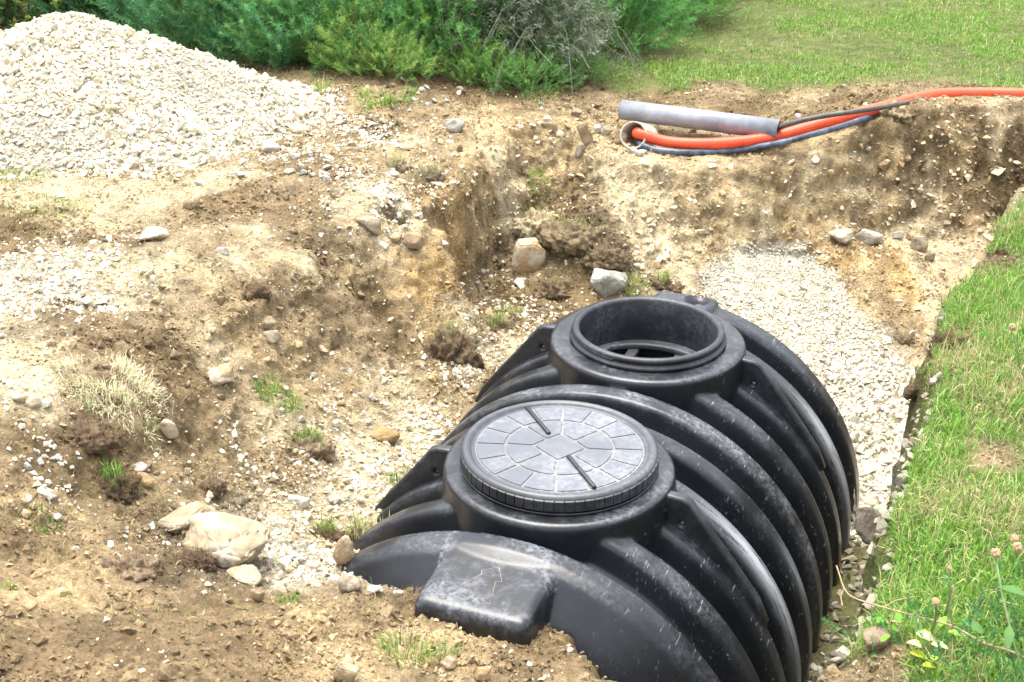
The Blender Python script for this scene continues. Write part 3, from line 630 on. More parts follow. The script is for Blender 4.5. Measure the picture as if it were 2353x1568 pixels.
# the arrow moulded into the boss
def arrow():
    P = [(.012, -.545), (-.045, -.585), (-.022, -.59), (-.05, -.655), (.045, -.655), (.035, -.592), (.062, -.585)]
    P = [(-.06, -.625), (-.022, -.578), (.004, -.536), (.048, -.580), (.024, -.590), (.048, -.672), (.0, -.665), (-.014, -.665)]
    return P
def boxtop_z(y): return -.0335-max(0, -.45-y)*.10-.0005
A = [(-.060, -.640), (-.022, -.578), (-.028, -.562), (.012, -.532), (.044, -.588), (.026, -.592), (.046, -.682), (.004, -.668)]
curve_tube('moulded_arrow', [(x, y, boxtop_z(y)) for x, y in A], .0013, M_MARK, tank, 2)

# ---- the lid on the near opening
lid = thing('tank_lid', 'round grey-black screw lid with a cobbled pattern and two slim bars, closing the near opening', 'lid')
lid.matrix_world = TM @ Matrix.Translation((0, 0, 0))
lp = [(.0, .0545), (.262, .0545), (.268, .052), (.273, .052), (.277, .058), (.284, .0645), (.294, .0645), (.3015, .059), (.304, .052), (.304, .016), (.300, .010), (.296, .010), (.296, -.004), (.29, -.006)]
bm = revolve([(max(r, .002), h) for r, h in lp], 192, 'Z', False)
link('lid_body', bm_mesh('lid_body', bm, plastic('lid_rim_plastic', (.045, .050, .060), .38, (.4, .42, .45), attr=False, amount=.35)), lid)
bm = bmesh.new(); nk = 64
for i in range(nk):
    a0 = 2*math.pi*(i+.06)/nk; a1 = 2*math.pi*(i+.94)/nk; q = []
    for z, r in ((.018, .3085), (.050, .3085)):
        for k in range(4):
            a = a0+(a1-a0)*k/3; q.append(bm.verts.new((r*math.cos(a), r*math.sin(a), z)))
    b_ = []
    for z, r in ((.014, .300), (.054, .300)):
        for k in range(4):
            a = a0-.002+(a1-a0+.004)*k/3; b_.append(bm.verts.new((r*math.cos(a), r*math.sin(a), z)))
    for k in range(3):
        bm.faces.new((q[k], q[k+1], q[k+5], q[k+4])); bm.faces.new((q[k+4], q[k+5], b_[k+5], b_[k+4])); bm.faces.new((q[k+1], q[k], b_[k], b_[k+1]))
    bm.faces.new((q[0], q[4], b_[4], b_[0])); bm.faces.new((q[7], q[3], b_[3], b_[7]))
link('knurled_rim', bm_mesh('knurled_rim', bm, M_BLACK, False), lid)
bm = revolve([(.3045, .0095), (.3075, .0085), (.3075, .0045), (.301, .003), (.301, -.002), (.306, -.004), (.306, -.0075)], 160, 'Z', False)
link('thread_ring', bm_mesh('thread_ring', bm, M_BLACK), lid)
bm = revolve([(.002, .0550), (.262, .0550)], 128, 'Z', False); link('groove_bed', bm_mesh('groove_bed', bm, M_GROOVE), lid)
bm = bmesh.new()
def cobble(P):
    """raised slab with rounded corners"""
    c = Vector((sum(p[0] for p in P)/len(P), sum(p[1] for p in P)/len(P)))
    Q = []
    for i, p in enumerate(P):
        a, b, d = Vector(P[i-1]), Vector(p), Vector(P[(i+1) % len(P)])
        if (b-a).length < .02 or (d-b).length < .02 or abs((b-a).normalized().dot((d-b).normalized())) > .9: Q.append(b); continue
        for t in (0, .33, .66, 1):
            s1 = b+(a-b).normalized()*.008; s2 = b+(d-b).normalized()*.008
            Q.append(s1.lerp(b, t).lerp(b.lerp(s2, t), t))
    lo = [bm.verts.new((q.x, q.y, .0552)) for q in Q]
    hi = [bm.verts.new((q.x+(c.x-q.x)*.018, q.y+(c.y-q.y)*.018, .0580)) for q in Q]
    n = len(Q)
    for i in range(n): bm.faces.new((lo[i], lo[(i+1) % n], hi[(i+1) % n], hi[i]))
    bm.faces.new(hi)
def arcp(r, a0, a1, n): return [(r*math.cos(a0+(a1-a0)*k/n), r*math.sin(a0+(a1-a0)*k/n)) for k in range(n+1)]
A0 = math.radians(17)
for i in range(16):
    a0 = A0+2*math.pi*i/16; gp = .0052
    a1 = a0+2*math.pi/16
    cobble(arcp(.257, a0+gp/.257, a1-gp/.257, 5)+arcp(.173, a1-gp/.173, a0+gp/.173, 3))
sqr = [(.080*math.sqrt(1)*math.cos(math.radians(a)), .080*math.sin(math.radians(a))) for a in (15, 105, 195, 285)]
cobble([(x*.97, y*.97) for x, y in sqr])
for i in range(8):
    a0 = math.radians(15)+2*math.pi*i/8+.0; a1 = a0+2*math.pi/8; gp = .0045
    out = arcp(.164, a0+gp/.164, a1-gp/.164, 5)
    # inner edge follows the centre square
    def rs(a):
        q = (a-math.radians(15)) % (math.pi/2)-math.pi/4; return .080*math.cos(math.pi/4)/math.cos(q)+.0085
    i0, i1 = a1-gp/.1, a0+gp/.1
    inn = [(rs(a)*math.cos(a), rs(a)*math.sin(a)) for a in (i0, i1)]
    cobble(out+inn)
link('cobbled_panels', bm_mesh('cobbled_panels', bm, M_LIDTOP, False), lid)
M_SLOT = plastic('clean_black_bar', (.005, .005, .006), .4, attr=False, amount=.1)
for (x0, y0, x1, y1) in ((-.185, .198, -.056, .060), (.044, -.047, .178, -.191)):
    Lr = math.hypot(x1-x0, y1-y0); an = math.atan2(y1-y0, x1-x0)
    b2 = box_bm(-Lr/2, Lr/2, -.0065, .0065, .054, .0665, .003, 2)
    bmesh.ops.transform(b2, matrix=Matrix.Translation(((x0+x1)/2, (y0+y1)/2, 0)) @ Matrix.Rotation(an, 4, 'Z'), verts=b2.verts[:])
    link('grip_bar', bm_mesh('grip_bar', b2, M_SLOT), lid)

# ------------------------------------------------------------------ rocks and clods
def mpx(p):  # metres per photo pixel at a point
    return math.sqrt(p[0]**2+p[1]**2+(p[2]-H)**2)/FPX
CREAM = (.37, .31, .215); WHITE = (.48, .455, .39); TAN = (.33, .245, .145); BROWN = (.27, .19, .11); GREY = (.34, .33, .29); OCH = (.36, .25, .12)
def rock_mesh(name, w_, d_, h_, col, seed, npt=15, col2=None, rough=.035, tiltv=(0, 0, 0), bev=.06, box=0.):
    r = random.Random(seed); pts = []
    for i in range(npt):
        v = Vector((r.gauss(0, 1), r.gauss(0, 1), r.gauss(0, 1))).normalized()
        if box:
            m_ = max(abs(v.x), abs(v.y), abs(v.z)); v = v.lerp(v/m_*.9, box)
        pts.append(v*r.uniform(.86, 1.05))
    bm = hull(pts)
    bmesh.ops.dissolve_limit(bm, angle_limit=.22, verts=bm.verts[:], edges=bm.edges[:])
    bmesh.ops.bevel(bm, geom=bm.edges[:], offset=bev, segments=2, affect='EDGES')
    bmesh.ops.triangulate(bm, faces=bm.faces[:])
    for k in range(6):
        es = [e for e in bm.edges if e.calc_length() > .16]
        if not es: break
        bmesh.ops.subdivide_edges(bm, edges=es, cuts=1); bmesh.ops.triangulate(bm, faces=[f for f in bm.faces if len(f.verts) > 3])
    s = Vector((seed*1.7, seed*.3, 0)); bm.normal_update()
    for v in bm.verts:
        q = v.co+s; n = mnoise.fractal(q*2.2, 1., 2., 4); n2 = mnoise.fractal(q*7, 1., 2., 3)
        v.co += v.normal*(n*rough*1.6+n2*rough*.7)
    R = (Matrix.Rotation(tiltv[2], 3, 'Z')@Matrix.Rotation(tiltv[1], 3, 'Y')@Matrix.Rotation(tiltv[0], 3, 'X'))
    for v in bm.verts: v.co = R@Vector((v.co.x*w_/2, v.co.y*d_/2, v.co.z*h_/2))
    V, F_ = bm_np(bm); bm.free()
    c = np.tile(np.array(col), (len(V), 1))
    t = sst((fbm(V[:, 0]/w_*2+seed, V[:, 1]/w_*2, V[:, 2]/w_*2, f=1.5, o=3, seed=seed)+.05)/.3)
    c2 = np.array(col2 or tuple(x*.72 for x in col)); c = c*(1-t[:, None])+c2*t[:, None]
    return np_mesh(name, V, F_, c, True, M_ROCK)
def rock(name, label, cat, px, py, wp, hp, col=WHITE, dep=.8, seed=1, tilt=(0, 0, 0), col2=None, group=None, zoff=0, box=.0, npt=15, sink=.2, z=None, rough=.035):
    """px,py centre of the stone in the photo, wp,hp its size there"""
    b = hit(px, py+hp*.42)[0] if z is None else np.array([*[float(q) for q in at(px, py+hp*.42, z)], z])
    s = mpx(b)*1.13; W_, H_ = wp*s, hp*s
    me = rock_mesh(name, W_, W_*dep, H_, col, seed, npt, col2, rough, tilt, box=box)
    o = link(name, me); o.location = (b[0], b[1]+W_*dep*.15, b[2]+H_*(.5-sink)+zoff)
    return tag(o, label, cat, group)
rock('boulder', 'upright cream and tan stone slab leaning in the middle of the dug trench', 'rock', 1214, 582, 74, 104, (.46,.40,.29), .42, 11, (-.25, .12, -.1), (.38,.27,.15), box=.7, sink=.22)
rock('boulder', 'pale grey angular boulder just beyond the open tank neck', 'rock', 1402, 632, 100, 84, (.38,.38,.335), .8, 12, (.1, .3, .3), (.27,.27,.225), box=.3, sink=.36)
rock('rock', 'cream flat rock resting on top of the larger rock at lower left', 'rock', 430, 1205, 140, 58, (.35,.30,.21), .7, 13, (0, -.12, .1), TAN, box=.15, zoff=.012, rough=.05)
rock('rock', 'largest cream rock at lower left, half buried under a flatter one', 'rock', 520, 1247, 205, 96, (.34,.275,.18), .75, 14, (.12, .18, -.25), (.41,.365,.28), box=.05, npt=19, rough=.06)
rock('stone', 'brown egg-shaped stone standing against the left end of the tank', 'stone', 788, 1270, 50, 80, (.30,.22,.14), .8, 15, (0, .1, 0), (.40,.31,.2), npt=22, sink=.1)
rock('stone', 'flat ochre stone among white pebbles left of the tank lid', 'stone', 882, 1000, 68, 38, OCH, .8, 16, npt=20, rough=.02)
rock('stone_slab', 'grey brown slab wedged between the tank and the right grass edge', 'stone slab', 2003, 1195, 92, 84, (.27,.235,.19), .5, 17, (-.5, .15, .2), (.20,.17,.13), box=.7, z=-.62, sink=.3)
rock('stone', 'tan stone poking out of the trench bank, left one of a pair', 'stone', 908, 545, 38, 26, TAN, .8, 18, npt=18, col2=CREAM)
rock('stone', 'tan broad stone poking out of the trench bank, right one of a pair', 'stone', 950, 553, 58, 46, TAN, .6, 19, col2=CREAM)
rock('stone', 'long tan stone tilted in the bank left of the pipe mouth', 'stone', 1348, 304, 30, 78, TAN, .6, 20, (0, -.45, 0), box=.5, sink=.3)
rock('stone', 'small squarish pale stone below the long tilted stone in the bank', 'stone', 1334, 346, 30, 36, CREAM, .7, 21, (0, .2, 0), box=.5)
rock('stone', 'rounded tan stone touching the left side of the pipe mouth', 'stone', 1420, 314, 40, 40, TAN, .7, 22, npt=22, col2=CREAM)
rock('stone', 'small tan stone left of the rounded stone beside the pipe mouth', 'stone', 1394, 300, 26, 28, CREAM, .7, 23)
rock('stone', 'wedge of brown stone sticking out of the bank left of the grey pipe', 'stone', 1262, 290, 42, 30, TAN, .7, 24, (0, .4, .3), box=.3)
rock('stone', 'brown stone at the top of the bank above the long tilted stone', 'stone', 1326, 258, 30, 22, (.27,.22,.15), .8, 25)
rock('stone', 'small white stone beside the brown stone at the bank top', 'stone', 1374, 296, 27, 22, WHITE, .8, 26)
rock('stone', 'pale block of stone jutting out right below the orange conduit', 'stone', 1511, 386, 28, 32, CREAM, .7, 27, (0, .15, .3), TAN, box=.5)
rock('stone', 'jutting white ledge stone in the back wall with a hollow under it', 'stone', 1928, 552, 58, 34, (.48,.43,.33), .8, 28, (0, -.1, .2), box=.5, sink=-.05)
rock('stone', 'flat white stone right of the jutting ledge stone in the back wall', 'stone', 1998, 545, 62, 40, (.46,.42,.35), .6, 29, (.1, .15, 0), GREY, box=.4)
rock('stone', 'pale pointed stone in the back wall, upper of two at its right', 'stone', 2112, 560, 42, 40, CREAM, .6, 30, (0, .3, 0), box=.3)
rock('stone', 'pale blunt stone lowest on the right part of the back wall', 'stone', 2135, 588, 34, 32, CREAM, .6, 31)
rock('stone', 'small bright white stone high on the right part of the back wall', 'stone', 2062, 540, 26, 26, WHITE, .7, 32)
rock('stone', 'round cream stone half out of the left slope, upper of two', 'stone', 613, 741, 44, 34, TAN, .8, 33, npt=22, col2=CREAM)
rock('stone', 'round cream stone half out of the left slope, lower of two', 'stone', 625, 773, 42, 34, CREAM, .8, 34, npt=20)
rock('stone_slab', 'thin half buried slab with a dark underside on the left slope', 'stone slab', 505, 862, 80, 38, TAN, .8, 35, (.1, -.25, .2), (.5,.43,.32), box=.5)
rock('stone_slab', 'broken tan slab standing up below the dead grass clump', 'stone slab', 386, 984, 50, 56, (.48,.40,.27), .5, 36, (.1, .4, .2), CREAM, box=.5)
rock('rock', 'tan squared rock at the bottom edge of the foreground soil', 'rock', 796, 1538, 62, 66, (.45,.36,.23), .8, 37, (.1, .05, .1), box=.6)
rock('stone', 'soil covered brown stone in front of the box on the tank end', 'stone', 1133, 1416, 58, 42, BROWN, .8, 38, npt=20, col2=(.36,.27,.17), sink=.1)
rock('stone', 'grey brown cobble tucked below the brown stone before the tank', 'stone', 1140, 1440, 44, 32, (.36,.29,.2), .8, 39, npt=22)
rock('stone', 'upright tan stone at the tank edge near the bottom of the picture', 'stone', 1407, 1492, 40, 36, (.42,.36,.26), .7, 40, (0, .4, 0), box=.3, sink=0)
rock('stone', 'pale stone lying under the upright tan stone at the tank edge', 'stone', 1402, 1516, 50, 36, (.50,.45,.36), .8, 41, (0, .25, .3), WHITE)
rock('stone', 'cream blocky stone in the foreground soil, left of the bottom centre', 'stone', 1108, 1545, 36, 40, OCH, .7, 42, box=.4, col2=TAN)
rock('stone', 'cream rounded cobble at the bottom of the foreground soil', 'stone', 1030, 1524, 40, 32, TAN, .8, 43, npt=22, col2=CREAM)
rock('stone', 'ochre pebble pair stone beside the rounded foreground cobble', 'stone', 990, 1520, 32, 26, OCH, .8, 44, col2=CREAM)
rock('stone', 'tan wedge stone at the bottom right of the foreground soil', 'stone', 1468, 1553, 60, 40, TAN, .8, 45, (0, .25, .2), box=.3)
rock('stone', 'brown cobble lying on the bare patch of the right lawn', 'stone', 2013, 1474, 70, 52, (.23,.17,.115), .9, 46, (0, .2, 0), (.30,.24,.17), npt=22, sink=.1)
rock('stone', 'tan oblong stone under a white stone right of the dark grassy clod', 'stone', 333, 1102, 50, 36, OCH, .8, 47, (0, .3, .1), npt=22, col2=TAN)
rock('stone', 'white stone sitting on the tan oblong stone by the grassy clod', 'stone', 324, 1082, 32, 22, WHITE, .8, 48, (0, .2, 0), zoff=.012)
rock('stone', 'white angular shard at the left end of the tank, larger of two', 'stone', 858, 1358, 42, 24, (.6,.58,.52), .7, 49, (0, -.2, 0), box=.2)
rock('stone', 'white angular shard near the tank end, smaller of two', 'stone', 915, 1363, 26, 18, (.6,.58,.52), .7, 50)
rock('stone_slab', 'thin flat slab lying on brown soil below the white gravel strip', 'stone slab', 556, 1330, 84, 26, (.38,.30,.2), .9, 51, (.15, .1, .1), CREAM, box=.4)
rock('stone', 'small upright tan stone below the thin flat slab', 'stone', 590, 1368, 32, 40, TAN, .7, 52, (0, .1, 0), box=.2, sink=.1)
rock('stone', 'brown cobble at the foot of the egg-shaped stone', 'stone', 802, 1338, 56, 44, (.36,.30,.22), .8, 53, npt=22, sink=.2)
rock('stone', 'round cream stone at the left edge of the picture, left of two', 'stone', 38, 911, 42, 28, (.48,.41,.29), .8, 54, npt=24, rough=.02)
rock('stone', 'round cream stone at the left edge of the picture, right of two', 'stone', 78, 925, 42, 32, (.48,.41,.30), .8, 55, npt=24, rough=.02)
rock('stone', 'lone white stone on the brown flat ground at the centre left', 'stone', 511, 578, 30, 22, WHITE, .8, 56, npt=18)
rock('stone', 'elongated white stone on the pebbly slope left of the tank', 'stone', 684, 1150, 58, 30, WHITE, .5, 57, (0, .25, 0))
rock('stone', 'large white stone at the foot of the gravel heap', 'stone', 622, 336, 48, 38, (.54,.5,.41), .8, 58)
rock('stone', 'rounded yellowish stone at the lower right of the gravel heap', 'stone', 690, 300, 40, 20, (.44,.37,.24), .8, 59, npt=22)
rock('stone', 'cluster stone, cream and broad, on the upper left dirt track', 'stone', 345, 540, 76, 34, (.46,.40,.29), .8, 60, box=.2)
rock('stone', 'grey stone on the spoil crest right of the gravel heap', 'stone', 1045, 288, 44, 36, (.33,.315,.27), .8, 61)
rock('stone_slab', 'cream crumbling slab on the brow of the trench bank', 'stone slab', 843, 505, 70, 50, CREAM, .7, 62, (.1, .3, .2), TAN, box=.3, sink=.4)
rock('stone', 'half buried tan stone in the foreground soil at lower left', 'stone', 628, 1432, 58, 32, TAN, .8, 63, box=.3, sink=.4)
rock('stone', 'flat tan stone half sunk into the left slope above the slab', 'stone', 505, 690, 36, 26, TAN, .7, 64, (0, -.4, 0), box=.4)
rock('stone', 'white stone on top of the bank behind the crossing hoses', 'stone', 1832, 272, 16, 20, WHITE, .8, 65, sink=0)
rock('stone', 'small white stone in the bottom of the pipe mouth', 'stone', 1452, 343, 26, 18, WHITE, .8, 66)
rock('stone', 'white stone just below the pipe mouth beside the hose', 'stone', 1476, 352, 30, 16, WHITE, .8, 67)
# mid-sized loose white stones lying singly
ORD = 'first second third fourth fifth sixth seventh eighth ninth tenth eleventh twelfth thirteenth fourteenth fifteenth sixteenth seventeenth eighteenth nineteenth twentieth'.split()
def loose(n, L, group, label, seed, smin, smax, cols=(WHITE, (.50,.45,.35), (.58,.56,.50))):
    r = random.Random(seed); base = []; made = []
    for k in range(5): base.append([rock_mesh('loose_stone', 1, .85, .6, c, seed*10+k, 13, rough=.03) for c in cols])
    while len(made) < n:
        cx, cy, sx, sy = r.choice(L); px, py = r.gauss(cx, sx), r.gauss(cy, sy); px = max(12, px); p = hit(px, py)[0]
        if any(abs(px-q[0])+abs(py-q[1])*1.3 < 16 for q in made): continue
        s = r.uniform(smin, smax); o = link('loose_stone', r.choice(r.choice(base)))
        o.scale = (s, s*r.uniform(.8, 1.1), s*r.uniform(.7, 1.2)); o.rotation_euler = (r.gauss(0, .3), r.gauss(0, .3), r.uniform(0, 6.3)); o.location = (p[0], p[1], p[2]+s*.12)
        made.append((px, py, o))
    for k, (px, py, o) in enumerate(sorted(made, key=lambda q: q[0])): tag(o, ORD[k]+' from the left of '+label, 'stone', group)
loose(12, [(760,400,60,40),(700,370,50,20),(560,400,100,12),(800,340,40,25)], 'stones fallen from the heap', 'larger white stones fallen from the gravel heap', 3, .045, .075)
loose(18, [(880,1050,50,60),(830,1110,50,30),(940,960,40,40),(740,880,50,30)], 'white stones on the slope by the tank', 'larger white stones strewn left of the tank', 4, .032, .058)
loose(10, [(60,1090,50,40),(110,1150,60,25),(130,1040,40,20)], 'white stones at the left edge', 'white stones on soil at the left edge', 5, .03, .055)
loose(16, [(1000,215,50,12),(1110,195,40,7),(870,195,30,8),(960,240,40,12)], 'white stones under the shrubs', 'white stones on soil below the shrubs', 6, .04, .065)
loose(14, [(1180,560,30,40),(1120,620,25,35),(1090,700,30,40),(1180,760,40,40)], 'white stones on the trench floor', 'white stones on the trench floor', 7, .03, .055)
loose(8, [(700,1275,45,14),(745,1310,30,16),(660,1245,35,14)], 'white stones in the gravel strip', 'larger stones in the white strip', 8, .03, .048)

def blades(P, h, w_, col, lean=.5, az=None, colvar=.15, curl=.5):
    n = len(P); az = rng.uniform(0, 2*np.pi, n) if az is None else az
    ln = np.abs(rng.normal(0, lean, n))+.1; d = np.stack([np.cos(az), np.sin(az), np.zeros(n)], 1); s = np.stack([-np.sin(az+rng.normal(0, .5, n)), np.cos(az), np.zeros(n)], 1)
    up = np.array([0, 0, 1.]); hh = h[:, None]; w2 = w_[:, None]/2
    a1 = ln[:, None]*.6; a2 = ln[:, None]*(1+curl)
    m1 = P+hh*.5*(up*np.cos(a1)+d*np.sin(a1)); tp = m1+hh*.5*(up*np.cos(a2)+d*np.sin(a2))
    V = np.stack([P-s*w2, P+s*w2, m1-s*w2*.8, m1+s*w2*.8, tp], 1).reshape(-1, 3)
    f = np.array([[0, 1, 3], [0, 3, 2], [2, 3, 4]]); F_ = (f[None]+np.arange(n)[:, None, None]*5).reshape(-1, 3)
    c = np.clip(col*rng.normal(1, colvar, (n, 1)), .01, .8); return V, F_, np.repeat(c, 5, 0)
def gcol(n, wts, cols=((.12,.29,.036), (.19,.37,.05), (.32,.39,.11), (.55,.49,.28), (.07,.19,.03))):
    return np.array(cols)[rng.choice(len(cols), n, p=np.array(wts)/sum(wts))]
def tuft_mesh(name, n, r, h, wts, wd=.003, lean=.7, base=None):
    gc = {} if n < 600 or wts[3] < 8 else dict(cols=((.16,.28,.08), (.26,.36,.12), (.50,.48,.26), (.70,.64,.44), (.2,.26,.14)))
    a = rng.uniform(0, 2*np.pi, n); q = r*np.sqrt(rng.uniform(0, 1, n))
    if n > 600:
        ca = rng.uniform(0, 2*np.pi, 16); cq = r*np.sqrt(rng.uniform(.1, 1, 16)); k = rng.integers(0, 16, n); ax = cq[k]*np.cos(ca[k])+rng.normal(0, r*.16, n); ay = cq[k]*np.sin(ca[k])+rng.normal(0, r*.16, n); a = np.arctan2(ay, ax); q = np.hypot(ax, ay)
    P = np.stack([q*np.cos(a), q*np.sin(a)*(.75), np.zeros(n)-.005], 1)
    if base is not None: P[:, 2] += zat(P[:, 0]+base[0], P[:, 1]+base[1])-base[2]
    V, F_, c = blades(P, h*rng.uniform(.5, 1.3, n), np.full(n, wd), gcol(n, wts, **gc), lean, az=a+rng.normal(0, .6, n))
    return np_mesh(name, V, F_, c, False, M_LEAF)
def tuft(label, px, py, rp, h, n=160, wts=(3, 3, 2, 1, 1), wd=.003, name='grass_tuft', cat='grass tuft', lean=.7):
    p = hit(px, py)[0]; r = rp*mpx(p)
    o = link(name, tuft_mesh(name, n, r, h, wts, wd, lean, p)); o.location = p; return tag(o, label, cat)
def clod(label, px, py, wp, hp, seed, col=(.12,.08,.045), roots=120, grass=0, gw=(3,3,2,1,1), rootcol=(.30,.21,.12), gh=.05, cat='soil clod'):
    b = hit(px, py+hp*.3)[0]; s = mpx(b); W_, H_ = wp*s, hp*s
    t = thing('soil_clod', label, cat, (b[0], b[1]+.01, b[2]))
    bm = bmesh.new(); bmesh.ops.create_icosphere(bm, subdivisions=5, radius=1); sv = Vector((seed*2.3, seed, 1.))
    for v in bm.verts:
        p_ = Vector((v.co.x*W_/2, v.co.y*W_*.38, v.co.z*H_/2)); q = p_*22+sv; n = mnoise.fractal(q*.5, 1., 2., 3)*.016+mnoise.fractal(q*1.6, .8, 2., 5)*.014+abs(mnoise.noise(q*4))*.006
        n *= min(1.6, W_/.12)
        v.co = p_+v.co.normalized()*n*1.3-Vector((0, 0, H_*.12))
    bm.normal_update(); V, F_ = bm_np(bm); nrm = np.array([v.normal[:] for v in bm.verts]); bm.free()
    c = np.array(col)*np.array([1.05,1.12,1.15])*(1+.5*fbm(V[:, 0]+seed, V[:, 1], V[:, 2], f=30, o=3, seed=seed))[:, None]
    link('soil', np_mesh('soil', V, F_, c, True, M_CLOD), t)
    def hairs(nm, n, h, wd, cols, upb):
        k = rng.choice(np.nonzero(V[:, 2] > H_*(.0 if not upb else .3))[0], n); P = V[k]; N_ = nrm[k]
        az = np.arctan2(N_[:, 1], N_[:, 0])+rng.normal(0, .5, n)
        v, f, cc = blades(P, h*rng.uniform(.4, 1.3, n), np.full(n, wd), cols, 1.1 if not upb else .6, az=az)
        link(nm, np_mesh(nm, v, f, cc, False, M_LEAF), t)
    if roots: hairs('roots', roots, .035, .0013, np.tile(rootcol, (roots, 1))*rng.uniform(.5, 1.3, (roots, 1)), False)
    if grass: hairs('grass', grass, gh, .0028, gcol(grass, gw), True)
    return t
clod('large dark clod with hanging roots beside the left of the rear tank', 1035, 775, 120, 130, 1, (.13,.085,.05), 500, 60, (1,1,1,3,1), (.34,.26,.16))
clod('shaggy brown clod with pale grass just above the rear tank ribs', 1150, 745, 60, 40, 2, (.13,.09,.05), 200, 120, (1,2,2,3,1), (.34,.28,.18))
clod('nearly black clod with roots below the largest cream rock', 440, 1288, 84, 46, 3, (.075,.048,.028), 400, 0)
clod('dark clod with green grass in it on the far left slope', 255, 1098, 120, 90, 4, (.085,.055,.032), 420, 90, (4,3,1,0,2))
clod('brown rooty clod below the dead grass clump on the left', 175, 985, 150, 62, 5, (.12,.078,.045), 500, 0)
clod('brown clod topped with green grass near the tank end', 748, 1222, 76, 56, 6, (.17,.115,.065), 260, 70, (3,3,2,1,1))
clod('flat clod of straw and earth against the front rib', 852, 1228, 110, 34, 7, (.12,.085,.05), 260, 160, (0,1,2,5,1), (.40,.32,.19), .06)
clod('brown clod with a fringe of grass behind the open tank neck', 1527, 646, 84, 44, 8, (.15,.10,.06), 160, 90, (3,3,3,1,1))
clod('mossy brown clod at the bottom right end of the foreground soil', 1560, 1548, 112, 40, 9, (.16,.11,.065), 260, 70, (2,2,2,1,2))
clod('dark clod on the soil edge in front of the tank end', 948, 1378, 70, 30, 10, (.15,.105,.06), 160, 0)
clod('dark clod on the stony slope above the two cream rocks', 478, 1108, 76, 60, 11, (.14,.095,.055), 220, 0)
clod('grey brown shaggy clod on the brow of the spoil', 988, 395, 64, 54, 12, (.17,.13,.08), 240, 60, (0,0,1,5,0), (.42,.36,.25))
clod('dark clod half buried in the gravel right of the tank', 2112, 884, 60, 40, 13, (.10,.07,.04), 120, 20, (1,2,3,2,0))
clod('brown clod at the upper right rim of the gravel fan', 2078, 776, 44, 36, 14, (.14,.10,.06), 80, 0)
clod('dark brown turned turf mound at the centre of the trench', 1330, 520, 180, 76, 15, (.17,.12,.068), 500, 60, (2,2,2,2,1))
clod('dark earth mound right of the upright cream slab', 1390, 575, 100, 60, 16, (.14,.097,.055), 300, 0)
clod('pale turned sod with cream earth on top in the trench', 1235, 500, 110, 66, 17, (.36,.28,.17), 200, 40, (1,2,3,3,0), (.36,.28,.18))
clod('brown rooty earth below the upright cream slab', 1290, 655, 120, 50, 18, (.13,.088,.05), 300, 20, (1,1,2,3,0))
clod('dark rooty sod torn out under the right grass edge', 2175, 775, 70, 70, 19, (.10,.068,.04), 300, 40, (3,3,2,1,1))
clod('shaggy dry sod on the bank above the trench cut', 905, 375, 60, 30, 20, (.20,.15,.09), 200, 60, (0,1,2,5,0), (.40,.33,.22))
clod('small dark clod on the dirt below the gravel heap', 440, 472, 34, 18, 21, (.11,.075,.045), 50, 0)
clod('earthy mound with a fringe of green creeping weed', 708, 1010, 104, 62, 22, (.23,.165,.10), 100, 150, (2,5,3,0,1), gh=.035)
clod('tan lump of earth covering the hoses where they enter the bank', 2062, 252, 84, 26, 26, (.30,.225,.13), 30, 0)
clod('low brown clod beside the straw on the soil near the heap', 700, 388, 30, 16, 23, (.12,.085,.05), 40, 0)
clod('brown clod with roots near the bottom left grass wisp', 290, 1290, 130, 50, 24, (.20,.14,.085), 300, 0)
clod('dark overhanging sod on the left slope above the round stones', 575, 668, 80, 40, 25, (.12,.08,.045), 260, 0)
tuft('pale dead grass clump draped over the left slope', 250, 870, 112, .045, 1700, (.3, .3, .6, 12, 0), .0028, 'dead_grass', 'dead grass', 1.7)
tuft('grey green lower fringe of the dead grass clump', 270, 945, 66, .055, 750, (1., .6, 1, 9, .6), .0028, 'dead_grass', 'dead grass', 1.6)
tuft('fresh green weed tuft in the middle of the left slope', 640, 918, 50, .06, 220, (4, 4, 2, 0, 1))
tuft('yellow green tuft on the pale sod in the trench', 1232, 424, 26, .05, 200, (1, 4, 4, 1, 0))
tuft('small bright green weed on the foreground soil', 664, 1386, 20, .035, 60, (3, 5, 1, 0, 0))
tuft('straggly dry tuft on the foreground soil near the bottom', 935, 1512, 62, .06, 200, (1, 2, 2, 4, 1))
tuft('thin olive tuft right of the straggly dry one in the foreground', 1010, 1500, 40, .05, 70, (2, 2, 2, 3, 1))
tuft('green sprig at the soil edge beside the box on the tank end', 1180, 1445, 26, .035, 60, (4, 4, 0, 0, 1))
tuft('green blade tuft at the left border of the picture', 18, 1352, 14, .03, 14, (1, 5, 1, 0, 0), .006)
tuft('bluish grass wisp in the soil at lower left', 105, 1218, 30, .045, 60, (1, 1, 1, 1, 4))
tuft('yellow weed spray beside the heap under the shrubs', 742, 212, 20, .10, 90, (0, 1, 3, 2, 0))
tuft('cut green fronds lying on soil right of the heap', 880, 232, 66, .06, 700, (2, 4, 5, 3, 1), .004, 'cut_fronds', 'plant cuttings', 1.3)
tuft('grass tuft by the pale grey boulder', 1455, 660, 36, .05, 140, (2, 4, 3, 1, 1))
tuft('mossy grass wisp on the far left dirt', 110, 480, 90, .03, 420, (1, 3, 4, 2, 3))
tuft('dry grass on the low bank below the gravel heap', 40, 415, 60, .05, 260, (2, 2, 3, 4, 1))
tuft('pale grey dry tuft against the left lug of the front neck', 925, 1115, 36, .06, 160, (0, 1, 3, 3, 3))
tuft('green grass tuft beside the rear tank ribs', 1170, 720, 30, .05, 120, (2, 3, 3, 3, 1))
tuft('small weeds at the top of the bank by the pipe end', 1240, 225, 44, .05, 160, (2, 2, 1, 2, 3))

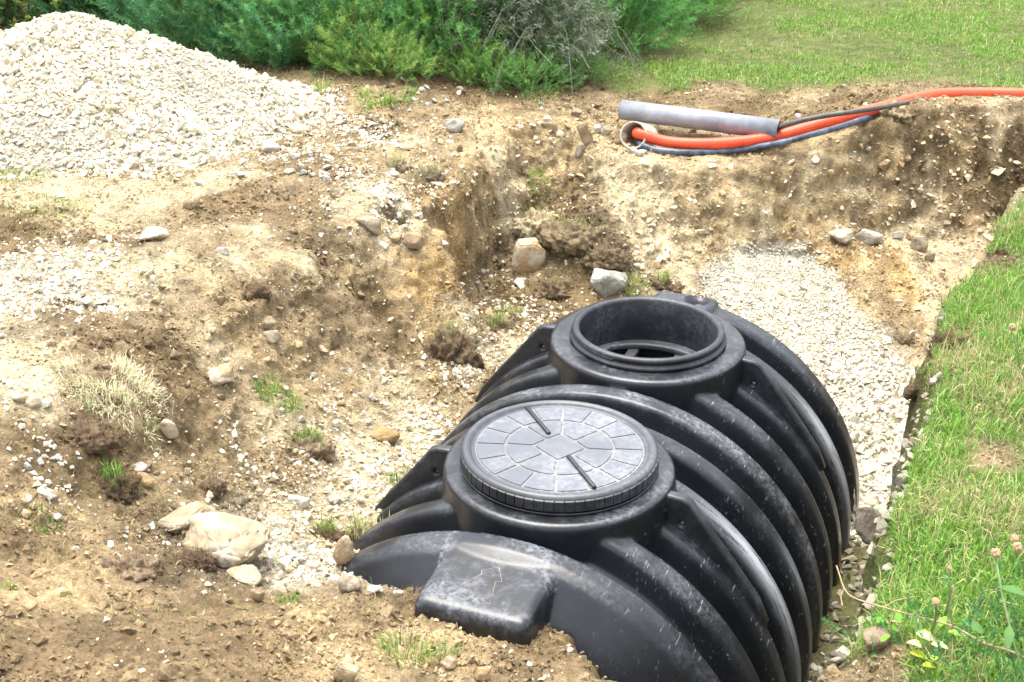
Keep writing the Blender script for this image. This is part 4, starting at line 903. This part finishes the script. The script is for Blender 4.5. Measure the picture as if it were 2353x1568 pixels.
# ------------------------------------------------------------------ lawns
def in_shrubs(x, y): return (y > 8.0+.0*x) & (x < (y-8.0)*.62+.25)
gm = np.where((grassy > .05) & (YY > 2.0) & (YY < 13.5) & (np.abs(XX) < .42*YY+.6) & (pr > 1.05), grassy, 0)
gm *= .22+sst((fbm(XX, YY, f=1.9, o=4, gain=.6, seed=301)+.20)/.3)
lawn_side = (sd < -.0)
nearm = gm*(YY < 6.6)*(XX > .5)*lawn_side*(1.2-.12*YY); farm = gm*(YY >= 6.6)*lawn_side
P_, i_ = pick(nearm, 80000); n = len(P_)
pt = fbm(P_[:, 0], P_[:, 1], f=4, o=3, seed=311); P_[:, 2] -= .004
c_ = gcol(n, (4.5, 4, 2.2, 1.7, 1)); c_ = np.where((pt > .18)[:, None] & (rng.uniform(0, 1, n) < .45)[:, None], np.array([.44,.38,.2]), c_)
V1 = blades(P_, np.clip(rng.lognormal(-3.1, .38, n), .015, .11), rng.uniform(.0016, .0036, n), c_, 1.0)
o = link('lawn_grass', np_mesh('lawn_grass', *V1, False, M_LEAF)); tag(o, 'green lawn grass on the bank right of the pit', 'grass', kind='stuff')
farm = farm*(.12+.88*sst((fbm(XX, YY*1.6, f=1.5, o=4, gain=.65, seed=341)+.28)/.22))
P_, i_ = pick(farm, 190000); n = len(P_); pt = fbm(P_[:, 0], P_[:, 1], f=2.2, o=3, seed=321)
c_ = gcol(n, (4, 4.5, 3, 1.4, 1.2)); c_ = np.where((pt > .2)[:, None] & (rng.uniform(0, 1, n) < .4)[:, None], np.array([.40,.37,.18]), c_)
V1 = blades(P_, np.clip(rng.lognormal(-3.55, .3, n), .012, .07), rng.uniform(.003, .006, n), c_, 1.0)
o = link('far_lawn_grass', np_mesh('far_lawn_grass', *V1, False, M_LEAF)); tag(o, 'green trampled lawn grass behind the pit', 'grass', kind='stuff')
# sparse weeds on bare ground
P_, i_ = pick(bare*(.05+sst((fbm(XX, YY, f=2.3, o=3, seed=331)-.12)/.25))*(YY > 2), 5200); n = len(P_)
V1 = blades(P_, rng.uniform(.01, .04, n), rng.uniform(.0012, .003, n), gcol(n, (1, 2, 3, 6, 1)), 1.1)
o = link('wisps', np_mesh('wisps', *V1, False, M_LEAF)); tag(o, 'wisps of straw and weed over the bare soil', 'straw', kind='stuff')

# ------------------------------------------------------------------ pipes and conduits
def smooth_path(C, n=90):
    C = [Vector(c) for c in C]; out = []
    C = [C[0]*2-C[1]]+C+[C[-1]*2-C[-2]]
    for i in range(1, len(C)-2):
        p0, p1, p2, p3 = C[i-1:i+3]; m_ = max(2, int(n/(len(C)-3)))
        for k in range(m_):
            t = k/m_; out.append(.5*((2*p1)+(p2-p0)*t+(2*p0-5*p1+4*p2-p3)*t*t+(3*p1-p0-3*p2+p3)*t**3))
    out.append(C[-2]); return out
def zp_(px, py, z): x, y = at(px, py, z); return Vector((float(x), float(y), z))
a = zp_(1428, 252, .02); b = zp_(1790, 299, .02); b2_ = b
pipe = thing('grey_pipe', 'open ended grey plastic pipe lying on the bank above the pit', 'pipe', a)
d = (b2_-a); Lp = d.length; rp = .053
bm = revolve([(rp, 0), (rp, Lp), (rp-.004, Lp), (rp-.004, 0), (rp, 0)], 48, 'Z', False); bmesh.ops.remove_doubles(bm, verts=bm.verts[:], dist=1e-5)
Mx = d.to_track_quat('Z', 'Y').to_matrix().to_4x4()
bmesh.ops.transform(bm, matrix=Mx, verts=bm.verts[:]); link('tube_wall', bm_mesh('tube_wall', bm, M_GREYPVC), pipe)
for p_ in pipe.children[0].data.polygons: pass
md = Vector((-.38, -.85, .30)).normalized(); mouth = zp_(1468, 314, -.06)+md*.10
sl_ = thing('pipe_sleeve', 'short pipe sleeve in the bank with the orange conduit coming out of its mouth', 'pipe', mouth)
bm = revolve([(.072, -.22), (.072, 0), (.063, .0), (.063, -.22)], 48, 'Z', False)
bmesh.ops.transform(bm, matrix=md.to_track_quat('Z', 'Y').to_matrix().to_4x4(), verts=bm.verts[:]); link('sleeve_wall', bm_mesh('sleeve_wall', bm, simple('soiled_sleeve', (.46, .40, .32), .7, .3, 30)), sl_)
def zg(px, py, up):
    p = hit(px, py)[0]; return Vector((float(p[0]), float(p[1]), float(p[2])+up))
zq = lambda q: zg(q[0], q[1], q[2][0]) if isinstance(q[2], tuple) else zp_(*q)
cz = lambda L: smooth_path([mouth-md*.16+Vector((0.0, 0, L[0]))]+[mouth-md*.02+Vector((.022, 0, L[0]))]+[zq(q) for q in L[1:]], 160)
con = cz([.012, (1530,326,-.055), (1610,331,-.055), (1700,326,-.04), (1790,312,-.01), (1880,286,.04), (1970,262,.10), (2060,238,.125), (2150,223,(.012,)), (2250,219,(.012,)), (2360,221,(.012,)), (2480,226,(.012,))])
# corrugated: radius alternates ring by ring
Lc = [0]
for p, q in zip(con, con[1:]): Lc.append(Lc[-1]+(q-p).length)
tot = Lc[-1]; nr_ = int(tot/.0036); ps, rad = [], []; j = 0
for i in range(nr_+1):
    s = tot*i/nr_
    while j < len(Lc)-2 and Lc[j+1] < s: j += 1
    t = (s-Lc[j])/max(1e-6, Lc[j+1]-Lc[j]); ps.append(con[j].lerp(con[j+1], t)); rad.append(1. if i % 3 < 2 else .93)
o = curve_tube('corrugated_conduit', ps, .030, M_ORANGE, None, 5, radii=rad); tag(o, 'orange corrugated conduit curving from the pipe mouth along the bank', 'conduit')
ho = cz([-.034, (1500,343,-.085), (1560,350,-.09), (1640,349,-.09), (1720,341,-.07), (1800,327,-.015), (1880,306,.04), (1950,286,.08), (2005,269,(.008,)), (2040,259,(.004,)), (2075,251,(-.02,)), (2110,244,(-.07,))])
o = curve_tube('slate_hose', ho, .0155, M_HOSE, None, 5); tag(o, 'slate blue hose hanging just below the orange conduit', 'hose')
ca = smooth_path([zp_(*q) for q in [(1775,302,-.05), (1792,293,.04), (1840,278,.10), (1900,266,.13), (1970,256,.15), (2050,243,.14), (2120,231,.12), (2220,223,.06), (2300,224,.05), (2360,227,.05), (2480,236,.05)]], 120)
o = curve_tube('dark_cable', ca, .0135, M_CABLE, None, 5); tag(o, 'dark brown cable crossing over the orange conduit on the bank', 'cable')

# ------------------------------------------------------------------ shrubs behind the pit
def plume(n=64, L=.24, seed=0, spread=.055):
    r = np.random.default_rng(seed); t = r.uniform(.05, 1, n)**.8; bend = r.uniform(-.5, .5, 2)
    cx = np.stack([bend[0]*L*t*t*.6, bend[1]*L*t*t*.6, L*t], 1); a = r.uniform(0, 2*np.pi, n); e = r.uniform(.2, 1.1, n)
    d = np.stack([np.cos(a)*np.cos(e), np.sin(a)*np.cos(e), np.sin(e)], 1); ln = spread*(1.15-t*.6)*r.uniform(.6, 1.3, n)
    s = np.cross(d, r.normal(size=(n, 3))); s /= np.linalg.norm(s, axis=1)[:, None]
    V = np.stack([cx-s*.0019, cx+s*.0019, cx+d*ln[:, None]+s*.0006], 1).reshape(-1, 3)
    return V, np.arange(3*n).reshape(-1, 3)
PLUMES = [plume(64, .22, k) for k in range(6)]
def dirs_up(n, spread):
    a = rng.uniform(0, 2*np.pi, n); e = np.clip(rng.normal(0, spread, n), -1.5, 1.5)
    return np.stack([np.sin(e)*np.cos(a), np.sin(e)*np.sin(a), np.cos(e)], 1)
def orient(D):
    """rotation matrices taking +Z to D"""
    n = len(D); x = np.cross(np.tile([.3, .9, .1], (n, 1)), D); x /= np.linalg.norm(x, axis=1)[:, None]+1e-9; y = np.cross(D, x)
    return np.stack([x, y, D], -1)
def instance(tm, P, D, S, C_):
    k = rng.integers(0, len(tm), len(P)); R = orient(D); Vs, Fs, Cs, off = [], [], [], 0
    for t, (tv, tf) in enumerate(tm):
        ii = np.nonzero(k == t)[0]
        if not len(ii): continue
        v = np.einsum('nij,nvj->nvi', R[ii], tv[None]*S[ii][:, None, None])+P[ii][:, None]
        Vs.append(v.reshape(-1, 3)); Fs.append((tf[None]+(np.arange(len(ii))*len(tv))[:, None, None]+off).reshape(-1, 3)); off += len(ii)*len(tv)
        Cs.append(np.repeat(C_[ii], len(tv), 0))
    return np.concatenate(Vs), np.concatenate(Fs), np.concatenate(Cs)
def stems(name, t, P0, P1, w_, col):
    n = len(P0); mid = (P0+P1)/2+rng.normal(0, .02, (n, 3)); d = P1-P0; s = np.cross(d, rng.normal(size=(n, 3))); s /= np.linalg.norm(s, axis=1)[:, None]+1e-9
    V = np.stack([P0-s*w_, P0+s*w_, mid-s*w_*.8, mid+s*w_*.8, P1], 1).reshape(-1, 3); f = np.array([[0, 1, 3], [0, 3, 2], [2, 3, 4]])
    F_ = (f[None]+np.arange(n)[:, None, None]*5).reshape(-1, 3); c = np.repeat(col*rng.uniform(.7, 1.3, (n, 1)), 5, 0)
    return link(name, np_mesh(name, V, F_, c, False, M_LEAF), t)
def fennel(label, px, Y, rad, hgt, n=520, cols=((.045,.16,.055), (.06,.20,.06), (.11,.24,.05)), wts=(3, 3, 1), ps=1.):
    r = ray(px, 0); x = float(r[0]/r[1]*Y); z = float(zat(np.array([x]), np.array([Y]))[0])
    t = thing('fennel_shrub', label, 'shrub', (x, Y, z), 'feathery green shrubs behind the pit')
    a = rng.uniform(0, 2*np.pi, n); q = np.sqrt(rng.uniform(0, 1, n)); zz = rng.uniform(0, 1, n)**.85; lump = 1+.28*np.sin(3*a+px)+.18*np.sin(5*a+zz*7)
    rr = rad*q*lump*np.sqrt(np.clip(1.05-zz**2.2, 0.05, 1)); P = np.stack([rr*np.cos(a), rr*np.sin(a)*.8, zz*hgt*(1-.25*q)], 1)
    out = np.stack([np.cos(a)*q, np.sin(a)*q, .75+.0*a], 1)+rng.normal(0, .28, (n, 3)); out /= np.linalg.norm(out, axis=1)[:, None]
    V, F_, c = instance(PLUMES, P, out, rng.uniform(.6, 1.15, n)*ps, np.array(cols)[rng.choice(len(cols), n, p=np.array(wts)/sum(wts))]*rng.normal(1.6, .32, (n, 1))*np.array([1.4, 1.03, 1.08]))
    link('foliage', np_mesh('foliage', V, F_, np.clip(c, .01, .6), False, M_LEAF), t)
    k = rng.choice(n, n//5); B = P[k]*np.array([.35, .35, 0]); stems('stem', t, B, P[k]+out[k]*.22, .003, np.array([.20, .27, .09]))
    return t
fennel('blue green feathery shrub directly behind the heap summit', 330, 9.0, .50, .75, 800, ((.04,.15,.065), (.05,.18,.07), (.07,.20,.06)))
fennel('blue green feathery shrub rising over the right shoulder of the heap', 500, 8.6, .48, .75, 900, ((.04,.15,.065), (.05,.18,.07), (.07,.20,.06)))
fennel('dense feathery shrub third from the left behind the heap slope', 640, 8.35, .45, .65, 900, ((.04,.155,.06), (.05,.18,.065), (.08,.21,.05)))
fennel('feathery shrub above the thin right tail of the heap', 770, 8.15, .40, .52, 800, ((.045,.16,.055), (.06,.20,.06), (.08,.21,.05)))
fennel('yellow green low feathery shrub at the tail of the heap', 830, 7.95, .27, .26, 420, ((.08,.20,.045), (.11,.23,.05), (.05,.17,.05)))
fennel('tall feathery shrub behind the low yellow green one', 930, 8.35, .40, .72, 800, ((.05,.18,.05), (.06,.20,.055), (.12,.26,.05)))
fennel('bright feathery shrub left of the grey lavender', 1050, 8.2, .40, .72, 900, ((.05,.18,.05), (.07,.21,.055), (.12,.26,.05)))
fennel('small drooping feathery plant in front of the grey lavender', 1285, 7.92, .13, .20, 170, ((.05,.18,.055), (.07,.21,.055)), (1, 1), .5)
fennel('feathery shrub right of the grey lavender', 1420, 8.85, .36, .62, 700, ((.045,.17,.05), (.06,.20,.05)), (1, 1))
fennel('feathery shrub at the right end of the row, near the lawn', 1545, 9.9, .42, .5, 700, ((.05,.18,.05), (.07,.22,.05)), (1, 1))
fennel('farthest feathery shrub at the lawn corner', 1630, 11.1, .42, .4, 600, ((.05,.18,.05), (.07,.22,.05)), (1, 1))
fennel('low feathery weed between the heap tail and the bank stones', 985, 8.05, .15, .12, 160, ((.06,.19,.05), (.12,.25,.06)), (1, 1), .45)
fennel('low green weed on the bank at the lawn edge', 1330, 8.0, .20, .08, 220, ((.06,.19,.05), (.10,.24,.05)), (1, 1), .4)
fennel('low green weed spilling onto the soil under the bright shrub', 1110, 7.85, .26, .16, 360, ((.07,.20,.05), (.10,.24,.06)), (1, 1), .6)
fennel('low green weed spilling onto the soil under the tall shrub', 890, 7.75, .24, .18, 380, ((.07,.20,.05), (.13,.25,.06)), (1, 1), .6)
fennel('low green weed under the right side of the grey lavender', 1215, 7.75, .20, .16, 260, ((.06,.18,.05), (.08,.22,.06)), (1, 1), .5)
# grey lavender
def leaf_t(n, L, lw, seed, br=.9):
    r = np.random.default_rng(seed); t = r.uniform(0, 1, n); cx = np.stack([0*t, 0*t, L*t], 1); a = r.uniform(0, 2*np.pi, n); e = r.uniform(.1, br, n)
    d = np.stack([np.cos(a)*np.cos(e), np.sin(a)*np.cos(e), np.sin(e)], 1); ln = lw[0]*r.uniform(.6, 1.2, n); s = np.cross(d, r.normal(size=(n, 3))); s /= np.linalg.norm(s, axis=1)[:, None]
    m_ = cx+d*ln[:, None]*.5
    V = np.stack([cx, m_-s*lw[1], m_+s*lw[1], cx+d*ln[:, None]], 1).reshape(-1, 3); f = np.array([[0, 1, 2], [1, 3, 2]])
    return V, (f[None]+np.arange(n)[:, None, None]*4).reshape(-1, 3)
LAV = [leaf_t(26, .13, (.032, .0028), k) for k in range(4)]; BUSH = [leaf_t(16, .12, (.03, .009), 20+k) for k in range(4)]
def bush(name, label, px, Y, rad, hgt, tm, n, cols, wts, grp=None, cat='shrub', ns=60, scol=(.10,.08,.05), extra=None, squash=.8):
    r = ray(px, 0); x = float(r[0]/r[1]*Y); z = float(zat(np.array([x]), np.array([Y]))[0]); t = thing(name, label, cat, (x, Y, z), grp)
    a = rng.uniform(0, 2*np.pi, n); q = rng.uniform(0, 1, n)**.4; zz = rng.uniform(0, 1, n)**.9; rr = rad*q*(1+.2*np.sin(4*a+px))*np.sqrt(np.clip(1.05-zz**2.4, .05, 1))*(1+.25*vn(a*2, zz*4, seed=int(px)+50))
    P = np.stack([rr*np.cos(a), rr*np.sin(a)*squash, zz*hgt], 1); out = np.stack([np.cos(a)*q, np.sin(a)*q, .6+0*a], 1)+rng.normal(0, .35, (n, 3)); out /= np.linalg.norm(out, axis=1)[:, None]
    V, F_, c = instance(tm, P, out, rng.uniform(.7, 1.2, n), np.array(cols)[rng.choice(len(cols), n, p=np.array(wts)/sum(wts))]*rng.normal(1, .15, (n, 1)))
    link('foliage', np_mesh('foliage', V, F_, np.clip(c, .005, .6), False, M_LEAF), t)
    k = rng.choice(n, ns); stems('stem', t, P[k]*np.array([.2, .2, 0]), P[k], .004, np.array(scol)); return t
lv = bush('lavender_bush', 'silvery grey lavender bush with dry arching flower stalks in the middle of the row', 1225, 8.12, .40, .75, LAV, 1900, ((.21,.25,.18), (.27,.31,.23), (.11,.18,.08), (.17,.16,.11)), (4, 3, 2, 1), None, ns=90, scol=(.14,.16,.08))
base = Vector(lv.location)
for i in range(20):
    az = rnd.uniform(-2.6, .2) if i % 3 else rnd.uniform(-.5, .3); L_ = rnd.uniform(.35, .75); h0 = rnd.uniform(.2, .55); p0 = Vector((rnd.uniform(-.25, .25), rnd.uniform(-.25, .05), h0))
    pts = [p0+Vector((math.cos(az)*L_*t, math.sin(az)*L_*.7*t, .22*t-.42*t*t*rnd.uniform(.8, 1.3))) for t in np.linspace(0, 1, 9)]
    st = curve_tube('stalk', pts, .0011, M_GREENSTEM, lv, 1)
    hd = [pts[-1].lerp(pts[-3], t) for t in np.linspace(0, 1, 8)]
    curve_tube('flower_head', hd, .0034, simple('faded_flower_head', (.15, .14, .13), .9, .4, 80) if i == 0 else bpy.data.materials['faded_flower_head'], st, 2, radii=[.6, 1, .5, 1, .55, 1, .5, .8])
DK = ((.02,.045,.014), (.035,.07,.018), (.07,.10,.02), (.05,.035,.02))
bush('dark_bush', 'dark leafy hedge bush with yellowish sprays behind the left of the heap', 70, 9.4, .95, .9, BUSH, 4200, ((.03,.075,.02), (.06,.12,.025), (.14,.17,.03), (.10,.07,.03)), (3, 2, 1.3, .8), 'dark hedge behind the shrubs')
bush('dark_bush', 'dark leafy hedge bush behind the blue green shrubs', 420, 10.4, .9, .9, BUSH, 3200, DK, (4, 2, 1, 1), 'dark hedge behind the shrubs')
bush('dark_bush', 'dark leafy hedge bush showing black gaps at the top centre', 800, 10.2, .85, .95, BUSH, 3200, DK, (4, 2, 1, 1), 'dark hedge behind the shrubs')
bush('dark_bush', 'dark leafy hedge bush behind the grey lavender', 1180, 10.3, .85, .9, BUSH, 3200, DK, (4, 2, 1, 1), 'dark hedge behind the shrubs')

# ------------------------------------------------------------------ plants at the near right edge
tw = smooth_path([zp_(*q) for q in [(1928,1318,.03), (1940,1352,.035), (1962,1374,.04), (2030,1396,.05), (2110,1418,.07), (2190,1440,.09), (2260,1478,.11), (2330,1500,.12), (2420,1545,.13)]], 60)
t = thing('dry_twig', 'long thin dry stem reaching from the lawn out over the gap', 'twig', tw[0]); t0 = Vector(tw[0])
curve_tube('main_stem', [p-t0 for p in tw], .0032, M_TWIG, t, 2, radii=[.5+.5*i/len(tw) for i in range(len(tw))])
for L_ in ([(1928,1318,.03),(1922,1300,.04)], [(1940,1352,.035),(1932,1372,.02),(1936,1392,.01)], [(2030,1396,.05),(2060,1380,.07),(2100,1372,.09)], [(2190,1440,.09),(2180,1400,.14),(2196,1350,.19)]):
    curve_tube('side_twig', [zp_(*q)-t0 for q in L_], .0018, M_TWIG, t, 2)
def seedplant(label, P, heads, leaves=()):
    p0 = zp_(*P[0]); t = thing('seed_plant', label, 'plant', p0)
    curve_tube('stem', [p-p0 for p in smooth_path([zp_(*q) for q in P], 24)], .0026, M_GREENSTEM, t, 2)
    for hx, hy, hz, r_ in heads:
        bm = bmesh.new(); bmesh.ops.create_icosphere(bm, subdivisions=3, radius=r_)
        for v in bm.verts: v.co *= 1+.35*mnoise.noise(v.co*300); v.co.z *= 1.15
        o = link('seed_head', bm_mesh('seed_head', bm, M_SEED, False), t); o.location = zp_(hx, hy, hz)-p0
    for lx, ly, lz, L_, az in leaves: leafm('leaf', t, zp_(lx, ly, lz)-p0, L_, az, (.09,.20,.05))
    return t
def leafm(name, parent, loc, L_, az, col, wd=.4, lift=.25, edge=None):
    n = 9; V, F_, c = [], [], []
    for i in range(n):
        u = i/(n-1); w_ = L_*wd*math.sin(math.pi*min(1, u*.93+.04))**.8*(1-.3*u)*(1+.14*math.sin(i*2.9)); z = L_*lift*(u-u*u*1.3)
        V += [(u*L_, -w_/2, z+.12*w_), (u*L_, 0, z), (u*L_, w_/2, z+.12*w_)]; c += [edge or col, col, edge or col]
    for i in range(n-1):
        for k in range(2): a = i*3+k; F_ += [(a, a+1, a+4), (a, a+4, a+3)]
    o = link(name, np_mesh(name, V, F_, np.array(c), True, M_LEAF), parent); o.location = loc; o.rotation_euler = (rnd.gauss(0, .3), rnd.gauss(0, .25), az); return o
seedplant('tall dry stem with a round seed head at the right edge of the lawn', [(2345,860,.02), (2338,810,.10), (2328,765,.16)], [(2326,752,.17,.0105)])
seedplant('stem with a small tan seed head standing above the twig', [(2140,1450,.06), (2150,1420,.12), (2150,1388,.17)], [(2150,1384,.18,.0085)], [(2170,1330,.16,.03,1.2)])
seedplant('stem with tan seed heads and long leaves at the lower right edge', [(2353,1560,.10), (2325,1460,.18), (2300,1350,.25), (2288,1280,.29)], [(2288,1272,.30,.010), (2338,1258,.30,.010), (2332,1238,.31,.008)], [(2300,1350,.25,.06,-.8), (2310,1400,.22,.05,.4), (2320,1440,.2,.06,-1.9), (2260,1455,.15,.06,2.2)])
seedplant('thin upright green stem between the twig and the seed heads', [(2170,1420,.05), (2182,1370,.12), (2180,1310,.18)], [(2181,1305,.185,.004)], [(2182,1345,.15,.025,2.8)])
p0 = zp_(2070, 1460, .02); t = thing('broadleaf_weed', 'low leafy weed with pale yellow and bleached white leaves by the brown cobble', 'weed', p0)
for lx, ly, lz, L_, az, cc, ed in [(2030,1430,.05,.038,2.2,(.10,.30,.03),None), (2050,1445,.05,.04,.6,(.12,.34,.03),None), (2068,1430,.06,.035,1.6,(.13,.34,.04),None), (2045,1460,.04,.035,-2.6,(.16,.36,.04),None), (2085,1475,.05,.05,-1.0,(.62,.66,.52),(.50,.52,.05)),
      (2105,1455,.05,.06,-.3,(.66,.70,.62),(.45,.50,.06)), (2140,1480,.05,.045,-.5,(.64,.68,.60),(.4,.46,.05)), (2092,1500,.04,.05,-.2,(.45,.50,.05),None), (2160,1440,.06,.04,.9,(.22,.42,.05),None), (2180,1450,.06,.035,-.4,(.26,.42,.06),None),
      (2120,1530,.04,.045,.2,(.42,.48,.05),None), (2145,1520,.05,.035,1.1,(.35,.45,.05),None), (2075,1428,.06,.03,2.9,(.34,.40,.12),None)]:
    leafm('leaf', t, zp_(lx, ly, lz)-p0, L_*.8, az, cc, .7, .3, ed)
def near_fern(label, px, py, z, rad, n, s):
    p = zp_(px, py, z); t = thing('feathery_weed', label, 'weed', (p.x, p.y, 0)); P = rng.normal(0, 1, (n, 3))*np.array([rad, rad*.7, .05])+np.array([0, 0, z])
    P[:, 2] = np.abs(P[:, 2]); D = dirs_up(n, .7); V, F_, c = instance([(v*np.array([1, 1, 1.]), f) for v, f in NP], P, D, rng.uniform(.6, 1.1, n)*s, np.tile((.07,.22,.07), (n, 1))*rng.uniform(.7, 1.3, (n, 1)))
    link('foliage', np_mesh('foliage', V, F_, c, False, M_LEAF), t); k = rng.choice(n, n//3); stems('stem', t, P[k]*np.array([.4, .4, 0]), P[k], .0015, np.array([.2,.28,.1]))
NP = []
for k in range(4):
    v, f = plume(60, .15, 60+k, .035); NP.append((v*np.array([1, 1, 1]), f))
near_fern('soft feathery weed filling the bottom right corner', 2330, 1530, .10, .10, 60, .6)
near_fern('small feathery weed at the right edge above the corner one', 2350, 1400, .08, .05, 26, .5)
